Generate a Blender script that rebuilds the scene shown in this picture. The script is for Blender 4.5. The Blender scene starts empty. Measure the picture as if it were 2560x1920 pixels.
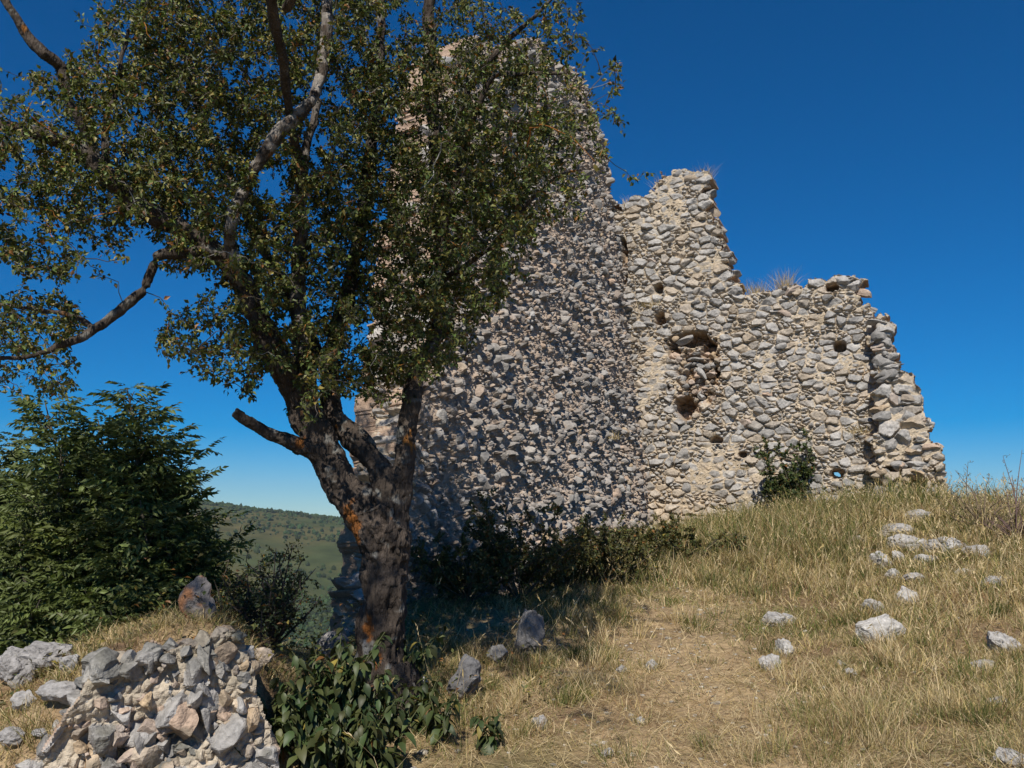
import bpy, bmesh, math, random
import numpy as np
from mathutils import Vector

R = np.random.default_rng(7)
SC = bpy.context.scene
COL = SC.collection
rad = math.radians

# ------------------------------------------------------------------ camera, sky, sun, exposure
PITCH = rad(9.07)
EYE = np.array([0.0, 0.0, 1.6])
FPX = 852.0
cam_d = bpy.data.cameras.new("camera")
cam_d.sensor_width = 36.0
cam_d.lens = 36.0 * FPX / 1024.0
cam_d.clip_start = 0.05
cam_d.clip_end = 20000.0
cam = bpy.data.objects.new("camera", cam_d)
cam.location = EYE
cam.rotation_euler = (rad(90) + PITCH, 0, 0)
COL.objects.link(cam)
SC.camera = cam

SUN_EL = rad(46.0)
SUN_AZ = rad(190.5)          # clockwise from +Y, sun stands behind the camera, a little to the left
sun_dir = np.array([math.sin(SUN_AZ) * math.cos(SUN_EL), math.cos(SUN_AZ) * math.cos(SUN_EL), math.sin(SUN_EL)])

world = bpy.data.worlds.new("World")
SC.world = world
world.use_nodes = True
wn, wl = world.node_tree.nodes, world.node_tree.links
wn.clear()
w_out = wn.new("ShaderNodeOutputWorld")
w_bg = wn.new("ShaderNodeBackground")
w_sky = wn.new("ShaderNodeTexSky")
w_sky.sky_type = 'NISHITA'
w_sky.sun_disc = False
w_sky.sun_elevation = SUN_EL
w_sky.sun_rotation = SUN_AZ
w_sky.altitude = 900
w_sky.air_density = 1.0
w_sky.dust_density = 0.0
w_sky.ozone_density = 3.0
w_hs = wn.new("ShaderNodeHueSaturation")
w_hs.inputs['Saturation'].default_value = 1.42
w_hs.inputs['Value'].default_value = 1.0
w_bg.inputs['Strength'].default_value = 0.062
w_air = wn.new("ShaderNodeVectorMath")          # clear mountain air: bluer than the sea-level sky
w_air.operation = 'MULTIPLY'
w_air.inputs[1].default_value = (0.68, 0.91, 1.17)
wl.new(w_sky.outputs['Color'], w_air.inputs[0])
wl.new(w_air.outputs['Vector'], w_hs.inputs['Color'])
wl.new(w_hs.outputs['Color'], w_bg.inputs['Color'])
wl.new(w_bg.outputs['Background'], w_out.inputs['Surface'])

sun_d = bpy.data.lights.new("sun", 'SUN')
sun_d.energy = 4.7
sun_d.angle = rad(0.53)
sun_d.color = (1.0, 0.93, 0.82)
sun = bpy.data.objects.new("sun", sun_d)
sun.rotation_euler = Vector(sun_dir).to_track_quat('Z', 'Y').to_euler()
sun.location = (-10, -20, 30)
COL.objects.link(sun)

SC.view_settings.view_transform = 'Standard'
SC.view_settings.look = 'None'
SC.view_settings.exposure = 0.25
SC.view_settings.gamma = 1.0

# ------------------------------------------------------------------ projection helpers
FWD = np.array([0, math.cos(PITCH), math.sin(PITCH)])
UPV = np.array([0, -math.sin(PITCH), math.cos(PITCH)])
RGT = np.array([1.0, 0, 0])


def ray(px, py):
    return FWD + RGT * ((px - 512.0) / FPX) + UPV * ((384.0 - py) / FPX)


def at(px, py, Y):
    d = ray(px, py)
    return EYE + d * (Y / d[1])


def norm(v):
    v = np.asarray(v, float)
    return v / (np.linalg.norm(v, axis=-1, keepdims=True) + 1e-12)


# ------------------------------------------------------------------ numpy noise
def _hash(ix, iy, iz, seed):
    h = (ix.astype(np.int64) * 374761393 + iy.astype(np.int64) * 668265263 +
         iz.astype(np.int64) * 2147483647 + seed * 144269504) & 0xFFFFFFFF
    h = ((h ^ (h >> 13)) * 1274126177) & 0xFFFFFFFF
    h = ((h ^ (h >> 16)) * 2246822519) & 0xFFFFFFFF
    h = h ^ (h >> 15)
    return (h & 0xFFFFFF) / float(0xFFFFFF)


def vnoise(P, seed=0):
    P = np.asarray(P, float)
    i = np.floor(P)
    f = P - i
    f = f * f * (3 - 2 * f)
    i = i.astype(np.int64)
    r = 0
    for dx in (0, 1):
        wx = f[..., 0] if dx else 1 - f[..., 0]
        for dy in (0, 1):
            wy = f[..., 1] if dy else 1 - f[..., 1]
            for dz in (0, 1):
                wz = f[..., 2] if dz else 1 - f[..., 2]
                r = r + wx * wy * wz * _hash(i[..., 0] + dx, i[..., 1] + dy, i[..., 2] + dz, seed)
    return r * 2 - 1


def fbm(P, octv=4, seed=0, gain=0.5):
    a, s, t = 1.0, 0, 0
    P = np.asarray(P, float)
    for k in range(octv):
        s = s + a * vnoise(P * (2.03 ** k), seed + 17 * k)
        t += a
        a *= gain
    return s / t


def n2(x, y, scale, octv=3, seed=0):
    return fbm(np.stack([x * scale, y * scale, np.zeros_like(x) + 0.37], -1), octv, seed)


def sstep(a, b, x):
    t = np.clip((x - a) / (b - a + 1e-9), 0, 1)
    return t * t * (3 - 2 * t)


def voro(u, v, cw, ch, seed, jit=0.85, jitv=None):
    """cell-jittered Voronoi with brick offset: edge distance, id in 0..1, seed position"""
    gv = v / ch
    jv = np.floor(gv).astype(np.int64)
    f1 = np.full(u.shape, 1e9)
    f2 = np.full(u.shape, 1e9)
    idd = np.zeros(u.shape)
    su = np.zeros(u.shape)
    sv = np.zeros(u.shape)
    z0 = np.zeros(u.shape, np.int64)
    for dj in (-1, 0, 1):
        j = jv + dj
        off = _hash(j, z0, z0, seed + 5)
        iu = np.floor(u / cw - off).astype(np.int64)
        for di in (-1, 0, 1):
            i = iu + di
            pu = (i + off + 0.5 + (_hash(i, j, z0, seed) - 0.5) * jit) * cw
            pv = (j + 0.5 + (_hash(i, j, z0 + 1, seed) - 0.5) * (jit if jitv is None else jitv)) * ch
            d = np.hypot((u - pu) * (ch / cw) ** 0.6, v - pv)
            nearer = d < f1
            f2 = np.where(nearer, f1, np.minimum(f2, d))
            idd = np.where(nearer, _hash(i, j, z0 + 2, seed), idd)
            su = np.where(nearer, pu, su)
            sv = np.where(nearer, pv, sv)
            f1 = np.where(nearer, d, f1)
    return (f2 - f1) * 0.5, idd, su, sv


def rnd_of(a, k):
    """another random number in 0..1 from a random id"""
    return np.modf(np.abs(np.sin(a * 9173.13 + k * 37.719) * 43758.5453))[0]


def inpoly(x, y, poly):
    poly = np.asarray(poly)
    ins = np.zeros(x.shape, bool)
    n = len(poly)
    for a in range(n):
        x0, y0 = poly[a]
        x1, y1 = poly[(a + 1) % n]
        c = ((y0 > y) != (y1 > y)) & (x < (x1 - x0) * (y - y0) / (y1 - y0 + 1e-12) + x0)
        ins ^= c
    return ins


# ------------------------------------------------------------------ mesh builder
class MB:
    def __init__(self):
        self.v, self.c, self.t, self.q, self.n = [], [], [], [], 0

    def add(self, v, c, tris=None, quads=None):
        v = np.asarray(v, float).reshape(-1, 3)
        c = np.asarray(c, float)
        if c.ndim == 1:
            c = np.tile(c[:3], (len(v), 1))
        self.v.append(v)
        self.c.append(c[:, :3])
        if tris is not None and len(tris):
            self.t.append(np.asarray(tris, np.int64).reshape(-1, 3) + self.n)
        if quads is not None and len(quads):
            self.q.append(np.asarray(quads, np.int64).reshape(-1, 4) + self.n)
        self.n += len(v)

    def build(self, name, mat, parent=None, smooth=False, origin=None):
        v = np.concatenate(self.v)
        c = np.concatenate(self.c)
        t = np.concatenate(self.t) if self.t else np.zeros((0, 3), np.int64)
        q = np.concatenate(self.q) if self.q else np.zeros((0, 4), np.int64)
        if origin is not None:
            v = v - np.asarray(origin)
        me = bpy.data.meshes.new(name)
        me.vertices.add(len(v))
        me.vertices.foreach_set("co", v.astype(np.float32).ravel())
        nl = len(t) * 3 + len(q) * 4
        me.loops.add(nl)
        me.loops.foreach_set("vertex_index", np.concatenate([t.ravel(), q.ravel()]).astype(np.int32))
        me.polygons.add(len(t) + len(q))
        starts = np.concatenate([np.arange(len(t)) * 3, len(t) * 3 + np.arange(len(q)) * 4])
        me.polygons.foreach_set("loop_start", starts.astype(np.int32))
        me.polygons.foreach_set("use_smooth", np.full(len(t) + len(q), smooth))
        me.update(calc_edges=True)
        a = me.attributes.new("col", 'FLOAT_COLOR', 'POINT')
        a.data.foreach_set("color", np.concatenate([np.clip(c, 0, 1), np.ones((len(c), 1))], 1).astype(np.float32).ravel())
        me.materials.append(mat)
        o = bpy.data.objects.new(name, me)
        COL.objects.link(o)
        if origin is not None and parent is None:
            o.location = origin
        if parent is not None:
            o.parent = parent
        return o


def tag(o, label=None, cat=None, group=None, kind=None):
    if label:
        o["label"] = label
    if cat:
        o["category"] = cat
    if group:
        o["group"] = group
    if kind:
        o["kind"] = kind
    return o


def empty(name, loc, label, cat, group=None):
    o = bpy.data.objects.new(name, None)
    o.empty_display_size = 0.2
    o.location = loc
    COL.objects.link(o)
    return tag(o, label, cat, group)


# ------------------------------------------------------------------ materials (all read the per-vertex albedo "col")
def material(name, rough=0.9, mott=0.25, mscale=18.0, bump=0.0, bscale=60.0, trans=0.0, spec=0.3, stretch=None):
    m = bpy.data.materials.new(name)
    m.use_nodes = True
    N, L = m.node_tree.nodes, m.node_tree.links
    N.clear()
    out = N.new("ShaderNodeOutputMaterial")
    bs = N.new("ShaderNodeBsdfPrincipled")
    at_ = N.new("ShaderNodeAttribute")
    at_.attribute_name = "col"
    bs.inputs['Roughness'].default_value = rough
    bs.inputs['Specular IOR Level'].default_value = spec
    geo = N.new("ShaderNodeTexCoord")
    csock = at_.outputs['Color']
    vec = geo.outputs['Object']
    if stretch:
        mp = N.new("ShaderNodeMapping")
        mp.inputs['Scale'].default_value = stretch
        L.new(vec, mp.inputs['Vector'])
        vec = mp.outputs['Vector']
    if mott > 0:
        nz = N.new("ShaderNodeTexNoise")
        nz.inputs['Scale'].default_value = mscale
        nz.inputs['Detail'].default_value = 6
        nz.inputs['Roughness'].default_value = 0.65
        L.new(vec, nz.inputs['Vector'])
        mr = N.new("ShaderNodeMapRange")
        mr.inputs['From Min'].default_value = 0.3
        mr.inputs['From Max'].default_value = 0.7
        mr.inputs['To Min'].default_value = 1 - mott
        mr.inputs['To Max'].default_value = 1 + mott
        L.new(nz.outputs['Fac'], mr.inputs['Value'])
        mx = N.new("ShaderNodeVectorMath")
        mx.operation = 'SCALE'
        L.new(csock, mx.inputs[0])
        L.new(mr.outputs['Result'], mx.inputs['Scale'])
        csock = mx.outputs['Vector']
    L.new(csock, bs.inputs['Base Color'])
    if bump > 0:
        nb = N.new("ShaderNodeTexNoise")
        nb.inputs['Scale'].default_value = bscale
        nb.inputs['Detail'].default_value = 5
        L.new(vec, nb.inputs['Vector'])
        bp = N.new("ShaderNodeBump")
        bp.inputs['Strength'].default_value = bump
        bp.inputs['Distance'].default_value = 0.05 if stretch else 0.02
        L.new(nb.outputs['Fac'], bp.inputs['Height'])
        L.new(bp.outputs['Normal'], bs.inputs['Normal'])
    if trans > 0:
        tr = N.new("ShaderNodeBsdfTranslucent")
        sc_ = N.new("ShaderNodeVectorMath")
        sc_.operation = 'MULTIPLY'
        sc_.inputs[1].default_value = (1.1, 1.2, 0.5)
        L.new(csock, sc_.inputs[0])
        L.new(sc_.outputs['Vector'], tr.inputs['Color'])
        mix = N.new("ShaderNodeMixShader")
        mix.inputs['Fac'].default_value = trans
        L.new(bs.outputs['BSDF'], mix.inputs[1])
        L.new(tr.outputs['BSDF'], mix.inputs[2])
        L.new(mix.outputs['Shader'], out.inputs['Surface'])
    else:
        L.new(bs.outputs['BSDF'], out.inputs['Surface'])
    return m


M_STONE = material("limestone", 0.92, 0.28, 22, 0.55, 55)
M_ROCK = material("weathered_rock", 0.92, 0.35, 26, 0.6, 60)
M_GROUND = material("dry_soil", 0.97, 0.35, 14, 0.7, 50, spec=0.1)
M_GRASS = material("grass_blades", 0.75, 0.0, trans=0.22, spec=0.2)
M_LEAF = material("leaves", 0.5, 0.0, trans=0.22, spec=0.35)
M_BARK = material("bark", 0.9, 0.35, 30, 0.9, 55, spec=0.2, stretch=(1, 1, 0.22))
M_TWIG = material("twig_bark", 0.85, 0.2, 40, spec=0.2)
M_HILL = material("hillside", 1.0, 0.3, 0.03, spec=0.0)
M_FOREST = material("far_foliage", 1.0, 0.3, 0.6, spec=0.0)

# ------------------------------------------------------------------ terrain height
CP = [(512, 768, 5.6), (700, 768, 5.2), (1024, 768, 4.4), (880, 645, 8.5), (1024, 650, 7.5), (1024, 562, 11.5),
      (990, 522, 14), (940, 507, 17.8), (872, 512, 18.4), (800, 524, 18.8), (720, 537, 19.8), (662, 550, 20.5),
      (640, 640, 9.5), (560, 660, 8.5), (450, 740, 6.3), (395, 705, 7), (430, 640, 9.2), (420, 600, 10.8),
      (540, 590, 13.5), (600, 572, 17), (330, 655, 8), (345, 640, 10.6), (30, 765, 4.6), 
      (50, 705, 5.6), (170, 626, 6.2), (200, 614, 6.9), (95, 662, 5.1), (140, 655, 5.32), (190, 643, 5.5), (232, 638, 5.68), (70, 800, 4.45), (150, 806, 4.78), (240, 806, 5.05), (285, 690, 6.3),
      (10, 668, 6.6), (760, 600, 12.0), (900, 560, 13.0), (850, 700, 6.6)]
GP = [at(*c) for c in CP] + [np.array(p, float) for p in [
    (-4, 8, -.2), (-7, 8, -1), (-3.6, 9.5, -.9), (-6, 12, -4), (-3.2, 13, -2.2), (-10, 4, -1), (-4, 0, .2), (0, 0, 0),
    (4, 0, .6), (8, 4, 1.3), (9.5, 9, 1.35), (12, 14, 1.5), (14, 19, .3), (9.5, 22, 1.0), (5, 26, .5), (0, 24, -1),
    (-4, 20, -5), (12, 26, -2), (20, 12, 0), (20, 30, -8), (0, 40, -12), (-15, 15, -9), (-20, 0, -4), (0, -10, -1),
    (15, -8, 1), (-25, 30, -18), (30, 20, -6), (35, -10, -2), (-30, -20, -8)]]
GP = np.array(GP)
GP[(np.abs(GP[:, 1] - 4.6) < .48) & (GP[:, 0] < -.9) & (np.abs(GP[:, 0] + 1.8) < .75) & (GP[:, 2] < .62), 2] -= .4   # foot of the rubble wall
_C2 = 0.22 ** 2


def _phi(a, b):
    d2 = (a[:, None, 0] - b[None, :, 0]) ** 2 + (a[:, None, 1] - b[None, :, 1]) ** 2
    return np.sqrt(d2 + _C2)


_A = _phi(GP, GP) + np.eye(len(GP)) * 0.02 * -1.0
_W = np.linalg.solve(_A, GP[:, 2])


def gz(x, y):
    x = np.atleast_1d(np.asarray(x, float))
    y = np.atleast_1d(np.asarray(y, float))
    sh = x.shape
    p = np.stack([x.ravel(), y.ravel()], 1)
    z = np.empty(len(p))
    for k in range(0, len(p), 40000):
        z[k:k + 40000] = _phi(p[k:k + 40000], GP) @ _W
    r = np.hypot(p[:, 0], p[:, 1] - 8)
    far = -14 - 0.30 * np.clip(r - 40, 0, 500) - 0.01 * np.clip(r, 0, 4000)
    w = sstep(26, 60, r)
    z = z * (1 - w) + far * w
    z = z + 0.05 * n2(p[:, 0], p[:, 1], 1.3, 3, 3) + 0.02 * n2(p[:, 0], p[:, 1], 6.0, 3, 9)
    return z.reshape(sh)


def ghit(px, py, y0=2.5, y1=30.0):
    d = ray(px, py)
    ys = np.linspace(y0, y1, 700)
    pts = EYE[None] + d[None] * (ys / d[1])[:, None]
    zz = gz(pts[:, 0], pts[:, 1])
    k = np.nonzero(pts[:, 2] < zz)[0]
    i = k[0] if len(k) else len(ys) - 1
    p = pts[i].copy()
    p[2] = zz[i]
    return p


def axis(lo, hi, step, far):
    mid = np.arange(lo, hi + 1e-6, step)
    out, s, a = [], step, hi
    while a < far:
        s *= 1.14
        a += s
        out.append(a)
    lowr, s, a = [], step, lo
    while a > -far:
        s *= 1.14
        a -= s
        lowr.append(a)
    return np.concatenate([np.array(lowr[::-1]), mid, np.array(out)])


def grid_quads(ny, nx):
    i = np.arange(ny * nx).reshape(ny, nx)
    return np.stack([i[:-1, :-1], i[:-1, 1:], i[1:, 1:], i[1:, :-1]], -1).reshape(-1, 4)


B0_ = (3.52, 20.9)
gx, gy = axis(-5.5, 11, 0.06, 3500), axis(3, 21, 0.06, 3500)
X, Y = np.meshgrid(gx, gy)
Z = gz(X, Y)
nA, nB, nC = n2(X, Y, 0.55, 4, 21), n2(X, Y, 2.2, 4, 33), n2(X, Y, 9.0, 3, 41)
straw, soil, green = np.array([.36, .27, .155]), np.array([.19, .125, .075]), np.array([.085, .095, .035])
g = np.clip(.45 + nB * 1.1 + nC * .5 + .8 * n2(X, Y, .8, 3, 59), 0, 1)[..., None]
gcol = straw * g + soil * (1 - g)
gw = sstep(-.1, .5, nA + .25 * nB)[..., None] * .55
gcol = gcol * (1 - gw) + green * gw
_df = (X - B0_[0]) * -.419 + (Y - B0_[1]) * -.908
_s = (X - B0_[0]) * .908 + (Y - B0_[1]) * -.419
pw_ = (sstep(1.0, .45, np.abs(X - (1.0 + .2 * (Y - 5.2) + .35 * n2(X, Y, .5, 2, 61)))) * sstep(12.5, 10.5, Y))[..., None] * .8
gcol = gcol * (1 - pw_) + (np.array([.35, .255, .15]) * (1 + .5 * nC[..., None] + .4 * nB[..., None])) * pw_
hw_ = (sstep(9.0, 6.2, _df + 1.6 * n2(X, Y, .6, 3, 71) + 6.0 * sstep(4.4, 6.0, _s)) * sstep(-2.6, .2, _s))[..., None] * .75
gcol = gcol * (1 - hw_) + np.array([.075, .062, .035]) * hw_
farw = sstep(25, 60, np.hypot(X, Y - 8))[..., None]
gcol = gcol * (1 - farw) + np.array([.05, .065, .025]) * farw
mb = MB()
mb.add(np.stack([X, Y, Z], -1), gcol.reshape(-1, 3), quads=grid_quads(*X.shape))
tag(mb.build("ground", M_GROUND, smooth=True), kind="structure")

# ------------------------------------------------------------------ far hill
def hill_z(x, y):
    ridge = np.where(x > -415, 24 - .125 * (x + 415), 24 - .05 * (x + 415))
    ridge = np.clip(ridge, -130, 70)
    t = np.clip((y - 380) / 820, 0, 1.35)
    base = -150 + (ridge + 150) * np.where(t < 1, np.sin(t * math.pi / 2) ** 1.15, 1 - (t - 1) * .5)
    return base + 7 * n2(x, y, .006, 4, 77) + 2.0 * n2(x, y, .03, 3, 78)


hx, hy = np.linspace(-1500, 900, 300), np.linspace(330, 1450, 200)
X, Y = np.meshgrid(hx, hy)
Z = hill_z(X, Y)
a = n2(X, Y, .008, 4, 91)
b = n2(X, Y, .03, 3, 92)
hc = np.array([.078, .074, .028]) * np.ones(X.shape + (1,))
w = sstep(.05, .5, a + .4 * b)[..., None] * sstep(800, 1050, Y)[..., None]
hc = hc * (1 - w) + np.array([.17, .115, .055]) * w
w = sstep(-.1, .35, -a + .5 * b)[..., None] * .7
hc = hc * (1 - w) + np.array([.045, .065, .024]) * w
mb = MB()
mb.add(np.stack([X, Y, Z], -1), hc.reshape(-1, 3), quads=grid_quads(*X.shape))
tag(mb.build("hill", M_HILL, smooth=True), kind="structure")

# ------------------------------------------------------------------ rock prototypes
def ico(sub):
    bm = bmesh.new()
    bmesh.ops.create_icosphere(bm, subdivisions=sub, radius=1.0)
    v = np.array([x.co[:] for x in bm.verts])
    f = np.array([[q.index for q in p.verts] for p in bm.faces])
    bm.free()
    return v, f


ICO = {k: ico(k) for k in (1, 2, 3, 4, 5)}


def rock_shape(seed, sub=3, cuts=10, dmin=.45, dmax=.85, rough=.05):
    r = np.random.default_rng(seed)
    v, f = ICO[sub]
    v = v.copy()
    for _ in range(cuts):
        n = norm(r.normal(size=3))
        d = r.uniform(dmin, dmax)
        ex = np.clip(v @ n - d, 0, None)
        v = v - ex[:, None] * n * .96
    v = v + norm(v) * (fbm(v * 2.3 + seed * 3.1, 4, seed) * rough * 2)[:, None]
    v = v / np.abs(v).max(0)
    return v, f


PROTO = [rock_shape(100 + k, 3, 9) for k in range(14)]
PROTO_S = [rock_shape(300 + k, 2, 7) for k in range(14)]


def rotmat(r):
    q = norm(r.normal(size=4))
    w, x, y, z = q
    return np.array([[1 - 2 * (y * y + z * z), 2 * (x * y - z * w), 2 * (x * z + y * w)],
                     [2 * (x * y + z * w), 1 - 2 * (x * x + z * z), 2 * (y * z - x * w)],
                     [2 * (x * z - y * w), 2 * (y * z + x * w), 1 - 2 * (x * x + y * y)]])


GREY, GREYD, GREYL, TAN, CREAM, PINK, BROWN = (np.array(c) for c in (
    [.275, .264, .252], [.145, .142, .142], [.44, .425, .40], [.42, .31, .195], [.50, .42, .315], [.42, .305, .225], [.2, .125, .08]))


def stone_col(rn, n):
    c = GREY[None] * (0.75 + .6 * rn)[:, None]
    k = sstep(.1, .5, n)[:, None]
    c = c * (1 - k * .55) + GREYL[None] * k * .55
    k = sstep(.15, .55, -n)[:, None]
    return c * (1 - k * .6) + GREYD[None] * k * .6


def put_rocks(mb, P, A, B, Cc, sa, sb, sc_, rng, protos, tanp=.3, pale=None):
    """rocks at P with half sizes along the axes A, B, C (each axis jittered)"""
    for i in range(len(P)):
        v, f = protos[rng.integers(len(protos))]
        rot = rotmat(rng)
        w = (v @ rot.T)
        w = w / np.abs(w).max(0)
        an = rng.normal(0, .25)
        a = A * math.cos(an) + B * math.sin(an)
        b = B * math.cos(an) - A * math.sin(an)
        w = P[i] + w[:, :1] * a * sa[i] + w[:, 1:2] * b * sb[i] + w[:, 2:] * Cc * sc_[i]
        n = fbm(w * 9.0, 3, 5)
        c = stone_col(np.full(len(w), rng.random()), n)
        if rng.random() < tanp:
            t = TAN if rng.random() < .5 else PINK
            k = rng.uniform(.35, .95)
            c = c * (1 - k) + t * k * (1 + .25 * n[:, None])
        if pale is not None:
            c = c * (1 - pale) + GREYL * pale
        mb.add(w, c, tris=f)


# ------------------------------------------------------------------ ruined walls
def plane_uv(px, py, O, U, V, N):
    d = ray(px, py)
    t = np.dot(O - EYE, N) / np.dot(d, N)
    p = EYE + d * t - O
    u = np.dot(p, U)
    v = np.dot(p, V)
    return u, v


def wall_mesh(mb, O, U, V, N, poly_px, step, hf, thick, holes=(), pad=.1, rimcol=PINK, umin=None, cell=False):
    """height field over the part of the plane inside the outline, with a back and ragged sides"""
    poly = np.array([plane_uv(x, y, O, U, V, N) for x, y in poly_px])
    u0, v0 = poly.min(0) - pad
    u1, v1 = poly.max(0) + pad
    nu, nv = int((u1 - u0) / step), int((v1 - v0) / step)
    us, vs = np.linspace(u0, u1, nu), np.linspace(v0, v1, nv)
    UU, VV = np.meshgrid(us, vs)
    H, C, SU, SV = hf(UU, VV)
    cu, cv = .5 * (UU[:-1, :-1] + UU[1:, 1:]), .5 * (VV[:-1, :-1] + VV[1:, 1:])
    if cell:
        keep = inpoly(cu + .05 * n2(cu, cv, 7, 3, 14), cv + .05 * n2(cu, cv, 7, 3, 15), poly)
    else:
        keep = inpoly(SU[:-1, :-1], SV[:-1, :-1], poly)
    if umin is not None:
        keep &= cu > umin
    for hu, hv, hw, hh in holes:
        keep &= (np.abs((cu - hu) / hw) ** 3 + np.abs((cv - hv + .4 * (cu - hu)) / hh) ** 3) ** .333 + .35 * n2(cu, cv, 9.0, 2, 12) > 1
    P = O + UU[..., None] * U + VV[..., None] * V + H[..., None] * N
    Bk = O + UU[..., None] * U + VV[..., None] * V - (thick + .06 * n2(UU, VV, 3.0, 3, 8))[..., None] * N
    idx = np.arange(nu * nv).reshape(nv, nu)
    q = np.stack([idx[:-1, :-1], idx[:-1, 1:], idx[1:, 1:], idx[1:, :-1]], -1)[keep]
    K = np.zeros((nv + 1, nu + 1), bool)
    K[1:nv, 1:nu] = keep
    edges = []
    a = K[1:nv + 1, 1:nu] & ~K[0:nv, 1:nu]      # bottom edges of kept cells (row j, col i)
    j, i = np.nonzero(a)
    edges.append(np.stack([idx[j, i + 1], idx[j, i]], 1))
    a = ~K[1:nv + 1, 1:nu] & K[0:nv, 1:nu]      # top edges
    j, i = np.nonzero(a)
    edges.append(np.stack([idx[j, i], idx[j, i + 1]], 1))
    a = K[1:nv, 1:nu + 1] & ~K[1:nv, 0:nu]      # left edges
    j, i = np.nonzero(a)
    edges.append(np.stack([idx[j, i], idx[j + 1, i]], 1))
    a = ~K[1:nv, 1:nu + 1] & K[1:nv, 0:nu]      # right edges
    j, i = np.nonzero(a)
    edges.append(np.stack([idx[j + 1, i], idx[j, i]], 1))
    E = np.concatenate(edges)
    allv = np.concatenate([P.reshape(-1, 3), Bk.reshape(-1, 3)])
    allc = np.concatenate([C.reshape(-1, 3), np.tile(rimcol, (nu * nv, 1)) * (1 + .3 * n2(UU, VV, 6, 3, 4).reshape(-1, 1))])
    used = np.unique(np.concatenate([q.ravel(), E.ravel()]))
    remap = np.full(2 * nu * nv, -1)
    # rim with three ragged rings between front and back
    ev = np.unique(E)
    rings = [ev]
    extra_v, extra_c = [], []
    base = 2 * nu * nv
    for k, t in enumerate((.12, .35, .7)):
        p = P.reshape(-1, 3)[ev] * (1 - t) + Bk.reshape(-1, 3)[ev] * t
        p = p + .05 * np.stack([fbm(p * 7, 3, 51), fbm(p * 7, 3, 52), fbm(p * 7, 3, 53)], 1)
        extra_v.append(p)
        extra_c.append(np.tile(rimcol, (len(ev), 1)) * (1 + .3 * fbm(p * 5, 3, 2)[:, None]))
        rings.append(base + k * len(ev) + np.arange(len(ev)))
    rings.append(ev + nu * nv)
    allv = np.concatenate([allv] + extra_v)
    allc = np.concatenate([allc] + extra_c)
    pos = np.searchsorted(ev, E)
    quads = [q, q[:, ::-1] + nu * nv]
    for k in range(4):
        quads.append(np.stack([rings[k][pos[:, 0]], rings[k][pos[:, 1]], rings[k + 1][pos[:, 1]], rings[k + 1][pos[:, 0]]], 1))
    Q = np.concatenate(quads)
    used = np.unique(Q)
    remap = np.full(len(allv), -1)
    remap[used] = np.arange(len(used))
    mb.add(allv[used], allc[used], quads=remap[Q])
    return poly, E, P.reshape(-1, 3)


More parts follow.
